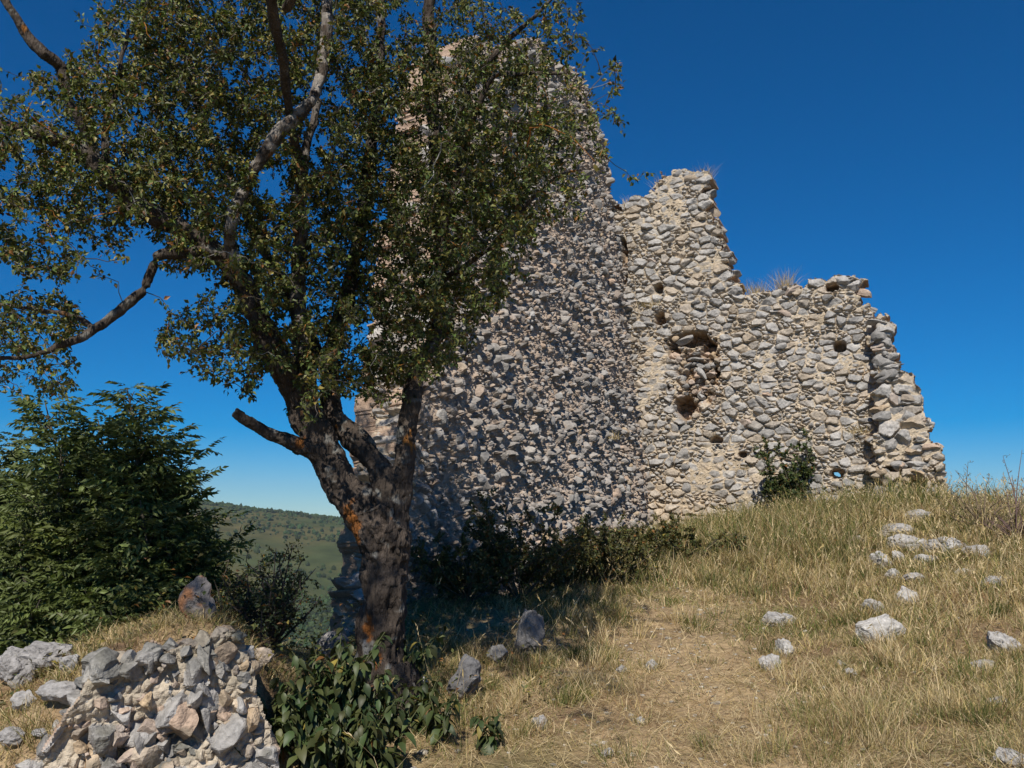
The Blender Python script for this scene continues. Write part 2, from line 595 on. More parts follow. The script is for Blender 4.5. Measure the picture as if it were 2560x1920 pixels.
def masonry(u, v, seed, cw=.34, ch=.19, dents=(), mort=0.0, relief=1.0, tanw=None):
    z0 = np.zeros_like(u)
    fine1 = fbm(np.stack([u * 13, v * 13, z0], -1), 3, seed + 90)
    fine2 = fbm(np.stack([u * 13, v * 13, z0 + 9], -1), 3, seed + 91)
    wu = u + .07 * n2(u, v, 2.6, 2, seed + 1) + .030 * fine1
    wv = v + .035 * n2(u, v, 2.4, 2, seed + 2) + .05 * n2(u, v, .7, 2, seed + 3) + .018 * fine2
    e1, id1, su, sv = voro(wu, wv, cw, ch, seed, .95, .62)
    e2, id2, su2, sv2 = voro(wu, wv, cw * .55, ch * .5, seed + 50, .95, .7)
    e3, id3, _, _ = voro(wu + .02 * fine2, wv, .06, .05, seed + 70)
    small = rnd_of(id1, 3) < .42
    e = np.where(small, np.minimum(e1, e2), e1)
    idd = np.where(small, id2, id1)
    cu, cv = np.where(small, su2, su), np.where(small, sv2, sv)
    ru, rv = wu - cu, wv - cv
    g1u, g1v = (rnd_of(idd, 1) - .5) * .6, (rnd_of(idd, 2) - .66) * .7
    g2u, g2v = (rnd_of(idd, 5) - .5) * 1.2, (rnd_of(idd, 6) - .3) * 1.2
    face = np.minimum(np.minimum(g1u * ru + g1v * rv, g2u * ru + g2v * rv + .02), .03)
    # how far the pointing covers the stones here
    cover = n2(u, v, .75, 3, seed + 9) + .55 * n2(u, v, 3.2, 3, seed + 10) + mort
    thr = .001 + .022 * sstep(.05, .75, cover + .25 * fine1) + .006 * rnd_of(idd, 8) ** 2
    prof = sstep(0, .020, e)
    amp = (.03 + .075 * rnd_of(idd, 4) ** 2) * relief
    rough = .026 * fbm(np.stack([u * 11, v * 11, idd * 40], -1), 4, seed + 6)
    hs = prof * (amp + face * relief + .03) + rough - .03
    mlev = .028 * relief + .02 * n2(u, v, 1.6, 2, seed + 13) + .018 * sstep(0, .02, e3) * rnd_of(id3, 2) + .012 * fine2
    deep = sstep(.15, -.25, cover)
    hm = mlev * (1 - deep) + (-.075) * deep
    stone = sstep(thr, thr + .010, e) * (hs > hm - .012)
    H = np.maximum(hs, hm) + .06 * n2(u, v, .5, 2, seed + 14)
    n = fbm(np.stack([u * 7, v * 7, idd * 30], -1), 4, seed + 40)
    sc_ = stone_col(rnd_of(idd, 7).ravel() * .8 + .15, n.ravel()).reshape(u.shape + (3,)) * 1.16
    wt = np.clip(sstep(.6, 1.0, rnd_of(idd, 9)) * .6 + .4 * sstep(.05, .6, cover + .5 * n), 0, .9)[..., None]
    sc_ = sc_ * (1 - wt) + (TAN * .6 + CREAM * .4) * wt
    mc = CREAM * (.90 + .35 * n[..., None])
    wp = sstep(0, .6, n2(u, v, .7, 3, seed + 44))[..., None] * .5
    mc = mc * (1 - wp) + TAN * wp
    s = stone[..., None]
    C = sc_ * s + mc * (1 - s)
    if tanw is not None:
        t = tanw(u, v)[..., None]
        C = C * (1 - t * .7) + (CREAM * .5 + TAN * .55) * (1 + .35 * n[..., None]) * t * .7
    for (du, dv, ru_, rv_, dep, soft) in dents:
        pw = 4.0 if soft < .25 else 2.4
        rr = (np.abs((u - du) / ru_) ** pw + np.abs((v - dv) / rv_) ** pw) ** (1 / pw)
        rr = rr + (.12 if soft < .25 else .42) * n2(u, v, 4.0, 2, seed + 60) + (.08 if soft < .25 else .25) * n2(u, v, 11.0, 2, seed + 61)
        k = sstep(1.0, 1.0 - soft, rr)
        lump = .10 * sstep(0, .02, e3) * rnd_of(id3, 4) if soft > .45 else 0
        H = H - (dep - lump) * k
        C = C * (1 - .6 * k[..., None]) + .6 * k[..., None] * TAN * np.array([.85, .72, .58]) * (1 + .3 * n[..., None])
    return H, C, cu - (wu - u), cv - (wv - v)


ZV = np.array([0, 0, 1.0])
A0 = np.array([-1.06, 11.0, 0.0])
DU = norm([.419, .908, 0])                 # along the rough wall, away from the camera
DN = norm([.908, -.419, 0])                # its front normal (lying flat)
B0 = np.array([3.52, 20.9, 0.0])
# rough wall: battered plane
RV = norm(ZV - .10 * DN)
RN = np.cross(DU, RV)
# facing wall
FU, FN = DN, -DU

ruin = empty("castle_ruin", (1.5, 17, 1.0),
             "ruined stone castle on the ridge, two walls meeting at a corner", "ruin")

# -- facing wall
FP = [(585, 225), (612, 212), (622, 203), (634, 197), (645, 194), (655, 191), (657, 183), (663, 178), (667, 171), (678, 169),
      (690, 172), (701, 174), (705, 181), (706, 200), (713, 214), (718, 238), (727, 258), (731, 276), (737, 293), (752, 291),
      (775, 289), (790, 284), (803, 288), (815, 281), (832, 276), (855, 275), (862, 278), (864, 296), (869, 312), (880, 322), (896, 360),
      (900, 420), (905, 440), (905, 505), (905, 600), (585, 640)]


def fdent(px, py, w, h, dep, soft=.3):
    u, v = plane_uv(px, py, B0, FU, ZV, FN)
    s = 20.0 / FPX
    return (u, v, w * s * .5, h * s * .5, dep, soft)


F_DENTS = [fdent(690, 340, 48, 17, .6, .3), fdent(707, 350, 18, 22, .45, .3), fdent(716, 364, 9, 26, .35, .3), fdent(674, 352, 14, 16, .35, .3), fdent(697, 378, 58, 78, .22, .55), fdent(684, 409, 18, 30, .6, .3), fdent(700, 396, 12, 9, .4, .3), fdent(670, 388, 10, 9, .35, .3),
           fdent(660, 320, 15, 16, .4, .3), fdent(832, 287, 13, 9, .5, .2), fdent(840, 346, 12, 12, .5, .2),
           fdent(658, 288, 11, 10, .35, .3), fdent(838, 474, 17, 13, .25, .3), fdent(624, 262, 10, 60, .4, .4),
           fdent(716, 440, 14, 8, .25, .3), fdent(742, 455, 9, 7, .25, .3)]


def low_tan(u, v):
    return sstep(2.9, 1.7, v + .5 * n2(u, v, .9, 3, 3) + .25 * u)


def face_hf(u, v):
    return masonry(u, v, 200, .33, .155, F_DENTS, -.26, .95, low_tan)


mb = MB()
hu, hv = plane_uv(835, 474, B0, FU, ZV, FN)
polyF, _, _ = wall_mesh(mb, B0, FU, ZV, FN, FP, .021, face_hf, .75, holes=[(hu + .02, hv, .085, .06)])
# loose rocks left on the ragged top and in the collapsed hollow
rng = np.random.default_rng(5)
P_, sa, sb, sc_ = [], [], [], []
for (x, y) in [(668, 177), (676, 172), (690, 176), (700, 178), (634, 200), (646, 198), (655, 195), (628, 206), (745, 294), (757, 293),
               (768, 292), (780, 289), (792, 288), (805, 290), (818, 284), (830, 279), (845, 278), (858, 279), (707, 190), (716, 224),
               (726, 256), (730, 270), (735, 288), (712, 207), (722, 245), (868, 305), (863, 290)]:
    u, v = plane_uv(x, y + 3, B0, FU, ZV, FN)
    P_.append(B0 + FU * u + ZV * v - FN * rng.uniform(.05, .3))
    sa.append(rng.uniform(.14, .26)); sb.append(rng.uniform(.08, .15)); sc_.append(rng.uniform(.15, .25))
put_rocks(mb, P_, FU, ZV, FN, sa, sb, sc_, rng, PROTO, .25)
P_, sa, sb, sc_ = [], [], [], []
for k in range(120):
    x, y = rng.uniform(670, 722), rng.uniform(352, 425)
    if (abs(x - 684) < 9 and abs(y - 409) < 13):
        continue
    u, v = plane_uv(x, y, B0, FU, ZV, FN)
    P_.append(B0 + FU * u + ZV * v - FN * rng.uniform(.06, .2))
    sa.append(rng.uniform(.05, .15)); sb.append(rng.uniform(.04, .10)); sc_.append(rng.uniform(.08, .16))
put_rocks(mb, P_, FU, ZV, FN, sa, sb, sc_, rng, PROTO, .7)
P_, sa, sb, sc_ = [], [], [], []
for k in range(70):      # stones standing proud of the face
    x, y = rng.uniform(640, 870), rng.uniform(200, 520)
    if not inpoly(np.array([x]), np.array([y]), [(640, 205), (700, 185), (716, 235), (735, 300), (860, 286), (868, 520), (660, 540)])[0]:
        continue
    if np.hypot(x - 840, y - 346) < 22 or np.hypot(x - 835, y - 474) < 20 or np.hypot(x - 832, y - 287) < 16:
        continue
    u, v = plane_uv(x, y, B0, FU, ZV, FN)
    P_.append(B0 + FU * u + ZV * v - FN * rng.uniform(.0, .05))
    sa.append(rng.uniform(.10, .24)); sb.append(rng.uniform(.05, .12)); sc_.append(rng.uniform(.08, .14))
put_rocks(mb, P_, FU, ZV, FN, sa, sb, sc_, rng, PROTO, .25)
o = mb.build("facing_wall", M_STONE, ruin, origin=ruin.location)
o["label"] = "sunlit wall of squared grey stones with beam holes and a stepped broken top"

# -- end pier, standing proud of the wall so that its shadow marks the joint
PO = B0 + FN * .30
PP = [(876, 318), (880, 317), (884, 325), (890, 343), (893, 352), (899, 362), (904, 374), (910, 388), (914, 398),
      (921, 410), (922, 418), (933, 420), (936, 442), (940, 470), (943, 505), (944, 600), (872, 600), (872, 500), (869, 445), (876, 425), (877, 380)]
mb = MB()


def pier_hf(u, v):
    return masonry(u, v, 610, .46, .25, [fdent(914, 487, 20, 20, .3, .3), fdent(905, 465, 12, 8, .25, .3), fdent(891, 470, 14, 6, .2, .3)], -.05, 1.7, lambda a, b: .75 * sstep(3.6, 2.6, b + .5 * n2(a, b, 1.2, 2, 3)))


wall_mesh(mb, PO, FU, ZV, FN, PP, .022, pier_hf, .75)
P_, sa, sb, sc_ = [], [], [], []
for (x, y) in [(880, 322), (884, 330), (888, 345), (893, 356), (898, 366), (903, 380), (908, 392), (915, 402), (920, 416), (931, 424),
               (934, 446), (938, 474), (925, 420), (886, 336), (911, 399)]:
    u, v = plane_uv(x - 3, y, PO, FU, ZV, FN)
    P_.append(PO + FU * u + ZV * v - FN * rng.uniform(.0, .2))
    sa.append(rng.uniform(.14, .28)); sb.append(rng.uniform(.05, .11)); sc_.append(rng.uniform(.12, .22))
for k in range(38):
    t = rng.random()
    y = 330 + 175 * t
    x = rng.uniform(880, 884 + 54 * t)
    u, v = plane_uv(x, y, PO, FU, ZV, FN)
    P_.append(PO + FU * u + ZV * v - FN * rng.uniform(-.02, .05))
    sa.append(rng.uniform(.12, .28)); sb.append(rng.uniform(.09, .17)); sc_.append(rng.uniform(.12, .22))
put_rocks(mb, P_, FU, ZV, FN, sa, sb, sc_, rng, PROTO, .35)
o = mb.build("end_pier", M_STONE, ruin, origin=ruin.location)
o["label"] = "ragged end pier of rough stones beside the straight shadowed joint"

# -- rough rubble wall
RP = [(396, 670), (411, 480), (452, 70), (462, 46), (485, 42), (492, 55), (497, 70), (505, 58), (512, 46), (525, 40), (540, 42),
      (549, 55), (556, 66), (572, 69), (585, 90), (592, 112), (597, 119), (600, 138), (605, 150), (609, 180), (613, 205),
      (617, 228), (645, 260), (705, 560), (720, 680)]


def rough_hf(u, v):
    wu = u + .06 * n2(u, v, 3.0, 2, 401)
    wv = v + .06 * n2(u, v, 2.4, 2, 402)
    e1, id1, su, sv = voro(wu, wv, .17, .16, 400)
    e2, id2, _, _ = voro(wu, wv, .085, .075, 430)
    e3, id3, _, _ = voro(wu, wv, .05, .045, 440)
    big = rnd_of(id1, 3) < .20 + .35 * n2(u, v * 2.2, .55, 3, 405)
    g1u, g1v = (rnd_of(id1, 1) - .5) * 1.6, (rnd_of(id1, 2) - .6) * 1.6
    course = sstep(.55, .9, np.sin(v * 7.2 + 1.6 * n2(u, v, .5, 2, 451) + .6) * .5 + .5)
    big = big | (rnd_of(id1, 11) < .55 * course)
    face = np.clip(g1u * (wu - su) + g1v * (wv - sv), -.06, .06)
    hb = sstep(.005, .05, e1) * (.05 + .15 * rnd_of(id1, 4) ** 1.5) + face
    h2 = sstep(0, .02, e2) * (.01 + .10 * rnd_of(id2, 4) ** 2)
    h3 = sstep(0, .014, e3) * (.005 + .03 * rnd_of(id3, 4))
    sm = h2 * (rnd_of(id2, 6) < .6) + h3
    H = np.where(big & (hb > sm), hb, sm)
    bigm = (big & (hb > sm)).astype(float)
    H = H + .10 * n2(u, v, .55, 3, 411) + .06 * n2(u, v * 2.5, 1.3, 3, 412) + .02 * fbm(np.stack([u * 16, v * 16, u * 0], -1), 4, 414)
    idd = np.where(big, id1, id2)
    n = fbm(np.stack([u * 8, v * 8, idd * 30], -1), 4, 420)
    sc_ = stone_col(rnd_of(idd, 7).ravel() * .9, n.ravel()).reshape(u.shape + (3,)) * 1.0
    mc = (PINK * .55 + TAN * .2 + GREY * .3) * 1.02 * (1.0 + .3 * n[..., None])
    warm = np.clip(.45 + 1.1 * n2(u, v * 1.5, .35, 4, 441), 0, 1)[..., None]
    mc = mc * (.72 + .28 * warm) + GREY * .25 * (1 - warm)
    sc_ = sc_ * (1 - .22 * warm) + PINK * .22 * warm
    isst = np.where(bigm > 0, 1.0, ((rnd_of(id2, 6) < .40) & (e2 > .012)) * .7)[..., None]
    C = (sc_ * isst + mc * (1 - isst)) * .92
    return H, C, su - (wu - u), sv - (wv - v)


mb = MB()
polyR, _, _ = wall_mesh(mb, A0, DU, RV, RN, RP, .02, rough_hf, 1.0)
P_, sa, sb, sc_ = [], [], [], []
for k in range(4000):
    u = 13.0 * rng.random() ** 1.3 - .2
    v = rng.uniform(.2, 10.5)
    if not inpoly(np.array([u]), np.array([v]), polyR)[0]:
        continue
    P_.append(A0 + DU * u + RV * v + RN * rng.uniform(-.03, .04))
    s = rng.uniform(.016, .045) if rng.random() < .86 else rng.uniform(.045, .11)
    sa.append(s * rng.uniform(.7, 1.15)); sb.append(s * rng.uniform(.8, 1.5)); sc_.append(s * rng.uniform(1.0, 1.7))
put_rocks(mb, P_, DU, RV, RN, sa, sb, sc_, rng, PROTO_S, .45)
P_, sa, sb, sc_ = [], [], [], []
for (x, y) in [(456, 60), (464, 50), (474, 47), (484, 46), (492, 58), (500, 68), (508, 57), (516, 47), (526, 44), (538, 46), (548, 58),
               (557, 69), (570, 72), (583, 92), (590, 112), (598, 128), (603, 150), (607, 172), (611, 196), (614, 214)]:
    u, v = plane_uv(x, y + 3, A0, DU, RV, RN)
    P_.append(A0 + DU * u + RV * v - RN * rng.uniform(.0, .2))
    sa.append(rng.uniform(.15, .3)); sb.append(rng.uniform(.08, .16)); sc_.append(rng.uniform(.12, .25))
put_rocks(mb, P_, DU, RV, RN, sa, sb, sc_, rng, PROTO, .5)
o = mb.build("rough_wall", M_STONE, ruin, origin=ruin.location)
o["label"] = "tall rough rubble wall with protruding pebbles behind the old tree"

# -- broken end of the rough wall (leans back as the break climbs)
ua, va = plane_uv(411, 480, A0, DU, RV, RN)
ub, vb = plane_uv(452, 70, A0, DU, RV, RN)
E0 = A0 + DU * ua + RV * va
E1 = A0 + DU * ub + RV * vb
EV = norm(E1 - E0)
EU = -DN
EN = norm(np.cross(EU, EV))
if EN[1] > 0:
    EN = -EN
EU = norm(np.cross(EV, EN)) if np.dot(np.cross(EV, EN), -DN) > 0 else -norm(np.cross(EV, EN))
EP = [(392, 670), (411, 480), (452, 70), (440, 85), (430, 130), (418, 180), (402, 240), (386, 300), (376, 325), (372, 350), (374, 372),
      (366, 385), (371, 405), (372, 432), (367, 455), (373, 480), (378, 510), (371, 535), (362, 548), (352, 549), (345, 556), (348, 566),
      (340, 578), (342, 590), (347, 596), (343, 610), (344, 628), (335, 670)]


def end_hf(u, v):
    return masonry(u, v, 710, .50, .17, [], -.1, 1.6, lambda a, b: .2 + 0 * a)


mb = MB()
wall_mesh(mb, E0, EU, EV, EN, EP, .015, end_hf, .9, umin=.02)
P_, sa, sb, sc_ = [], [], [], []
for k in range(26):
    t = rng.random()
    y = 640 - 330 * t
    xl = np.interp(y, [310, 350, 385, 432, 480, 510, 548, 580, 640], [384, 373, 367, 372, 374, 378, 356, 342, 342])
    x = xl + 4 + rng.uniform(0, 6)
    u, v = plane_uv(x, y, E0, EU, EV, EN)
    P_.append(E0 + EU * u + EV * v - EN * rng.uniform(-.03, .3))
    sa.append(rng.uniform(.10, .2)); sb.append(rng.uniform(.06, .12)); sc_.append(rng.uniform(.10, .22))
for k in range(45):       # quoin rubble along the near corner
    t = rng.random()
    p = E0 * (1 - t) + E1 * t if rng.random() < .7 else E0 * (1 + t * .25) - E1 * t * .25
    P_.append(p - EN * rng.uniform(0, .15) - RN * rng.uniform(0.03, .2))
    sa.append(rng.uniform(.06, .14)); sb.append(rng.uniform(.05, .10)); sc_.append(rng.uniform(.06, .12))
put_rocks(mb, P_, EU, EV, EN, sa, sb, sc_, rng, PROTO, .4)
o = mb.build("broken_end", M_STONE, ruin, origin=ruin.location)
o["label"] = "torn end of the rough wall showing flat stones in its thickness"

# ------------------------------------------------------------------ leaves, blades, tubes
def leaf_arrays(P, D, Nn, L, W, fold=.25, droop=.15, mid=.42):
    """five-vertex folded leaves; returns verts (n*5,3) and tris (n*4,3)"""
    P, D, Nn = np.asarray(P), norm(D), np.asarray(Nn)
    S = norm(np.cross(D, Nn))
    Nn = np.cross(S, D)
    L, W = np.asarray(L)[:, None], np.asarray(W)[:, None]
    b = P
    c = P + D * L * (mid + .08) - Nn * L * .02
    l = P + D * L * mid + S * W * .5 + Nn * W * fold
    r = P + D * L * mid - S * W * .5 + Nn * W * fold
    t = P + D * L - Nn * L * droop
    v = np.stack([b, l, r, c, t], 1).reshape(-1, 3)
    k = np.arange(len(P))[:, None] * 5
    tr = np.concatenate([k + np.array([[0, 2, 3]]), k + np.array([[0, 3, 1]]), k + np.array([[3, 2, 4]]), k + np.array([[3, 4, 1]])])
    return v, tr


def add_leaves(mb, P, D, Nn, L, W, C, **k):
    v, t = leaf_arrays(P, D, Nn, L, W, **k)
    mb.add(v, np.repeat(np.asarray(C), 5, axis=0), tris=t)


def big_leaf_arrays(P, D, Nn, L, W, droop=.5):
    """pointed leaves with a curved blade: 4 stations along the midrib"""
    D = norm(D); S = norm(np.cross(D, Nn)); Nn = np.cross(S, D)
    L, W = L[:, None], W[:, None]
    st, wd = [0, .22, .5, .78, 1.0], [.05, .75, 1.0, .6, .0]
    rows = []
    for s, w in zip(st, wd):
        c = P + D * L * s * (1 - .12 * droop * s) - Nn * L * droop * s * s
        rows += [c + S * W * .5 * w + Nn * W * .16 * w, c, c - S * W * .5 * w + Nn * W * .16 * w]
    v = np.stack(rows, 1).reshape(-1, 3)
    k = np.arange(len(P))[:, None] * 15
    q = []
    for r in range(4):
        a = r * 3
        q.append(k + np.array([[a, a + 1, a + 4, a + 3]]))
        q.append(k + np.array([[a + 1, a + 2, a + 5, a + 4]]))
    return v, np.concatenate(q)


def add_blades(mb, P, D, h, w, bend, C, tipc=1.0):
    """grass blades: 5 verts, rising along D and bending over sideways"""
    P = np.asarray(P)
    D = norm(D)
    n = len(P)
    az = R.uniform(0, 2 * math.pi, n)
    Bd = np.stack([np.cos(az), np.sin(az), np.zeros(n)], 1)
    az2 = R.uniform(0, math.pi, n)
    S = np.stack([np.cos(az2), np.sin(az2), np.zeros(n)], 1)
    h, w, bend = (np.asarray(a)[:, None] for a in (h, w, bend))
    m = P + D * h * .55 + Bd * h * bend * .25
    t = P + D * h * (1 - .25 * bend) + Bd * h * bend * .8
    v = np.stack([P - S * w * .5, P + S * w * .5, m - S * w * .38, m + S * w * .38, t], 1).reshape(-1, 3)
    k = np.arange(n)[:, None] * 5
    mb.add(v, np.repeat(np.asarray(C), 5, axis=0), tris=k + np.array([[2, 3, 4]]), quads=k + np.array([[0, 1, 3, 2]]))
    return m, t


def tube(mb, pts, radii, col, sides=6, cap=True):
    pts = np.asarray(pts, float)
    radii = np.asarray(radii, float)
    n = len(pts)
    T = np.gradient(pts, axis=0)
    T = norm(T)
    ref = np.array([.31, .17, .93]) if abs(T[0] @ np.array([.31, .17, .93])) < .9 else np.array([1.0, 0, 0])
    S = norm(np.cross(T, ref))
    Bn = np.cross(T, S)
    a = np.linspace(0, 2 * math.pi, sides, endpoint=False)
    v = pts[:, None] + radii[:, None, None] * (np.cos(a)[None, :, None] * S[:, None] + np.sin(a)[None, :, None] * Bn[:, None])
    v = v.reshape(-1, 3)
    i = np.arange(n * sides).reshape(n, sides)
    j = np.roll(i, -1, axis=1)
    q = np.stack([i[:-1], j[:-1], j[1:], i[1:]], -1).reshape(-1, 4)
    tr = []
    c = np.asarray(col, float)
    if c.ndim == 2:
        c = np.repeat(c, sides, axis=0)
    if cap:
        v = np.concatenate([v, pts[:1], pts[-1:]])
        if c.ndim == 2:
            c = np.concatenate([c, c[:1], c[-1:]])
        tr = [[n * sides, j[0, k], i[0, k]] for k in range(sides)] + [[n * sides + 1, i[-1, k], j[-1, k]] for k in range(sides)]
    mb.add(v, c, tris=tr, quads=q)


def spline(pts, step):
    """Catmull-Rom through rows (x,y,z,r) resampled about every step metres"""
    p = np.asarray(pts, float)
    p = np.concatenate([[2 * p[0] - p[1]], p, [2 * p[-1] - p[-2]]])
    out = []
    for k in range(1, len(p) - 2):
        n = max(2, int(np.linalg.norm(p[k + 1, :3] - p[k, :3]) / step))
        t = np.linspace(0, 1, n, endpoint=False)[:, None]
        a, b, c, d = p[k - 1], p[k], p[k + 1], p[k + 2]
        out.append(.5 * ((2 * b) + (-a + c) * t + (2 * a - 5 * b + 4 * c - d) * t ** 2 + (-a + 3 * b - 3 * c + d) * t ** 3))
    out.append(p[-2:-1])
    o = np.concatenate(out)
    o[:, 3] = np.maximum(o[:, 3], .003)
    return o


# ------------------------------------------------------------------ the old tree
def limb(rows):
    out = []
    for px, py, w, Yd in rows:
        p = at(px, py, Yd)
        out.append([p[0], p[1], p[2], w * (.44 if w > 24 else .47) * Yd / FPX])
    return np.array(out)


TY = 7.0
LIMBS = {
    'trunk': [(380, 735, 90, TY), (380, 705, 62, TY), (380, 680, 52, TY), (381, 640, 48, TY), (384, 600, 48, TY), (386, 565, 48, TY), (382, 535, 57, TY), (375, 510, 62, TY)],
    'left': [(374, 522, 46, TY), (350, 494, 36, TY), (331, 464, 35, TY), (317, 436, 36, TY), (303, 405, 34, TY), (286, 372, 31, 6.9), (266, 335, 27, 6.8), (248, 300, 24, 6.7), (232, 268, 22, 6.6),
             (212, 247, 21, 6.5), (178, 228, 20, 6.4), (143, 208, 19, 6.3), (105, 172, 19, 6.2), (73, 145, 17, 6.1), (45, 134, 14, 6.0), (20, 127, 12, 5.9), (-20, 118, 10, 5.8), (-80, 95, 7, 5.7)],
    'cross': [(388, 520, 40, TY), (389, 497, 33, TY), (380, 470, 28, 7.05), (360, 445, 24, 7.1), (338, 420, 20, 7.2), (330, 380, 19, 7.3), (338, 330, 17, 7.4), (352, 270, 15, 7.5), (364, 200, 13, 7.5), (374, 120, 12, 7.5), (380, 40, 10, 7.5), (384, -40, 8, 7.5)],
    'right': [(396, 520, 30, 7.0), (400, 488, 26, 7.0), (404, 455, 22, 7.02), (408, 425, 20, 7.05), (412, 395, 19, 7.1), (420, 366, 18, 7.15), (431, 344, 17, 7.2), (438, 318, 15, 7.3), (441, 260, 14, 7.4), (436, 180, 14, 7.5), (431, 90, 15, 7.6), (428, 10, 14, 7.7), (426, -60, 10, 7.7)],
    'stump': [(325, 455, 22, 6.95), (306, 447, 18, 6.9), (285, 440, 15, 6.85), (262, 429, 13, 6.8), (245, 420, 12.5, 6.75), (232, 412, 11, 6.7)],
    'upper': [(306, 412, 26, 7.05), (304, 370, 22, 7.1), (300, 320, 18, 7.1), (298, 270, 15, 7.1), (301, 226, 13, 7.0), (303, 185, 12, 6.9), (308, 145, 10, 6.9), (318, 100, 8, 6.9)],
    'pale': [(238, 276, 15, 6.55), (230, 240, 14, 6.4), (233, 214, 14, 6.3), (245, 186, 14, 6.25), (258, 160, 14, 6.2), (276, 135, 14, 6.2), (296, 115, 14, 6.2), (312, 98, 13, 6.2), (322, 70, 13, 6.3), (327, 30, 12, 6.3), (330, -20, 10, 6.3)],
    'arm': [(222, 252, 13, 6.5), (200, 250, 12, 6.4), (176, 252, 12, 6.3), (158, 256, 11, 6.2), (154, 270, 10, 6.2), (148, 286, 10, 6.2), (126, 306, 10, 6.15), (95, 328, 9.5, 6.1), (66, 344, 8, 6.0), (35, 354, 6, 6.0), (0, 358, 5, 5.9), (-40, 352, 4, 5.9)],
    'armtwo': [(92, 328, 6, 6.1), (72, 316, 5.5, 6.1), (45, 310, 4.5, 6.1), (10, 306, 4, 6.0), (-30, 300, 3, 6.0)],
    'topleft': [(100, 170, 11, 6.2), (84, 130, 10, 6.1), (66, 95, 10, 6.0), (60, 66, 13, 6.0), (46, 54, 13, 5.9), (31, 40, 12, 5.9), (18, 20, 10, 5.85), (4, -2, 9, 5.8), (-10, -40, 7, 5.8)],
    'fork': [(105, 172, 10, 6.2), (104, 140, 8, 6.25), (112, 105, 6, 6.3), (120, 70, 5, 6.3), (130, 30, 4, 6.3)],
    'side': [(440, 250, 9, 7.4), (452, 190, 8, 7.2), (470, 130, 7, 7.0), (482, 95, 6, 6.9), (500, 76, 5, 6.8), (535, 73, 4.5, 6.7), (566, 72, 3.5, 6.6)],
    'sidetwo': [(440, 285, 8, 7.35), (470, 262, 6, 7.1), (500, 240, 5, 6.9), (528, 205, 4, 6.8), (556, 178, 3, 6.7), (590, 168, 2.5, 6.6)],
    'sidethree': [(436, 170, 9, 7.5), (460, 110, 8, 7.3), (490, 60, 6, 7.1), (530, 20, 5, 7.0), (560, -10, 4, 6.9)],
    'back': [(330, 380, 14, 7.3), (290, 300, 12, 7.7), (240, 200, 10, 8.0), (200, 110, 8, 8.2), (180, 30, 7, 8.3), (170, -30, 5, 8.3)],
}
SHADE_LIMBS = {  # added unseen limbs above the frame, carrying foliage that shades the tree's foot
    'over': [[*at(303, 190, 6.9), .036], [-1.75, 6.3, 4.7, .034], [-1.6, 5.0, 5.5, .032], [-1.2, 3.7, 6.1, .028], [-.9, 2.4, 6.3, .016], [-.8, 1.4, 6.3, .008]],
    'overtwo': [[-1.6, 5.6, 5.2, .03], [-1.0, 4.9, 5.6, .024], [-.6, 4.2, 5.8, .016], [-.3, 3.6, 5.8, .008]],
    'overthree': [[-1.5, 5.2, 5.4, .03], [-2.4, 4.2, 5.7, .022], [-3.0, 2.8, 5.7, .014], [-3.3, 1.6, 5.5, .007]]}
skel, tre = {}, MB()
for k, rows in list(LIMBS.items()) + list(SHADE_LIMBS.items()):
    s = spline(limb(rows) if k in LIMBS else np.array(rows), .05)
    skel[k] = s
    w = s.copy()
    jn = np.stack([fbm(s[:, :3] * 4 + 9.1, 3, 61), fbm(s[:, :3] * 4 + 3.3, 3, 62), fbm(s[:, :3] * 4 + 5.7, 3, 63)], 1)
    if k != 'trunk':
        w[:, :3] += jn * (.03 + .25 * s[:, 3:])
        skel[k] = w
    tube(tre, w[:, :3], w[:, 3] * (1 + .16 * fbm(s[:, :3] * 6, 3, 66)), (.1, .1, .1), 14)
# root flare
tb = at(384, 715, TY)
for a_ in np.linspace(0, 2 * math.pi, 7, endpoint=False) + .3:
    d = np.array([math.cos(a_), math.sin(a_), 0])
    tube(tre, [tb + np.array([0, 0, .35]) + d * .08, tb + d * .22 + np.array([0, 0, .08]), tb + d * .42 - np.array([0, 0, .12]), tb + d * .6 - np.array([0, 0, .3])], [.15, .12, .08, .04], (.1, .1, .1), 10)
tmp = tre.build("trunk_draft", M_BARK)
md = tmp.modifiers.new("fuse", 'REMESH')
md.mode = 'VOXEL'
md.voxel_size = .0115
dg = bpy.context.evaluated_depsgraph_get()
ev = tmp.evaluated_get(dg)
me = ev.to_mesh()
tv = np.empty(len(me.vertices) * 3)
me.vertices.foreach_get("co", tv)
tv = tv.reshape(-1, 3)
tn = np.empty(len(me.vertices) * 3)
me.vertices.foreach_get("normal", tn)
tn = tn.reshape(-1, 3)
npoly = len(me.polygons)
li = np.empty(len(me.loops), np.int32)
me.loops.foreach_get("vertex_index", li)
lt = np.empty(npoly, np.int32)
me.polygons.foreach_get("loop_total", lt)
tq = li.reshape(-1, 4) if (lt == 4).all() else None
ev.to_mesh_clear()
bpy.data.objects.remove(tmp, do_unlink=True)
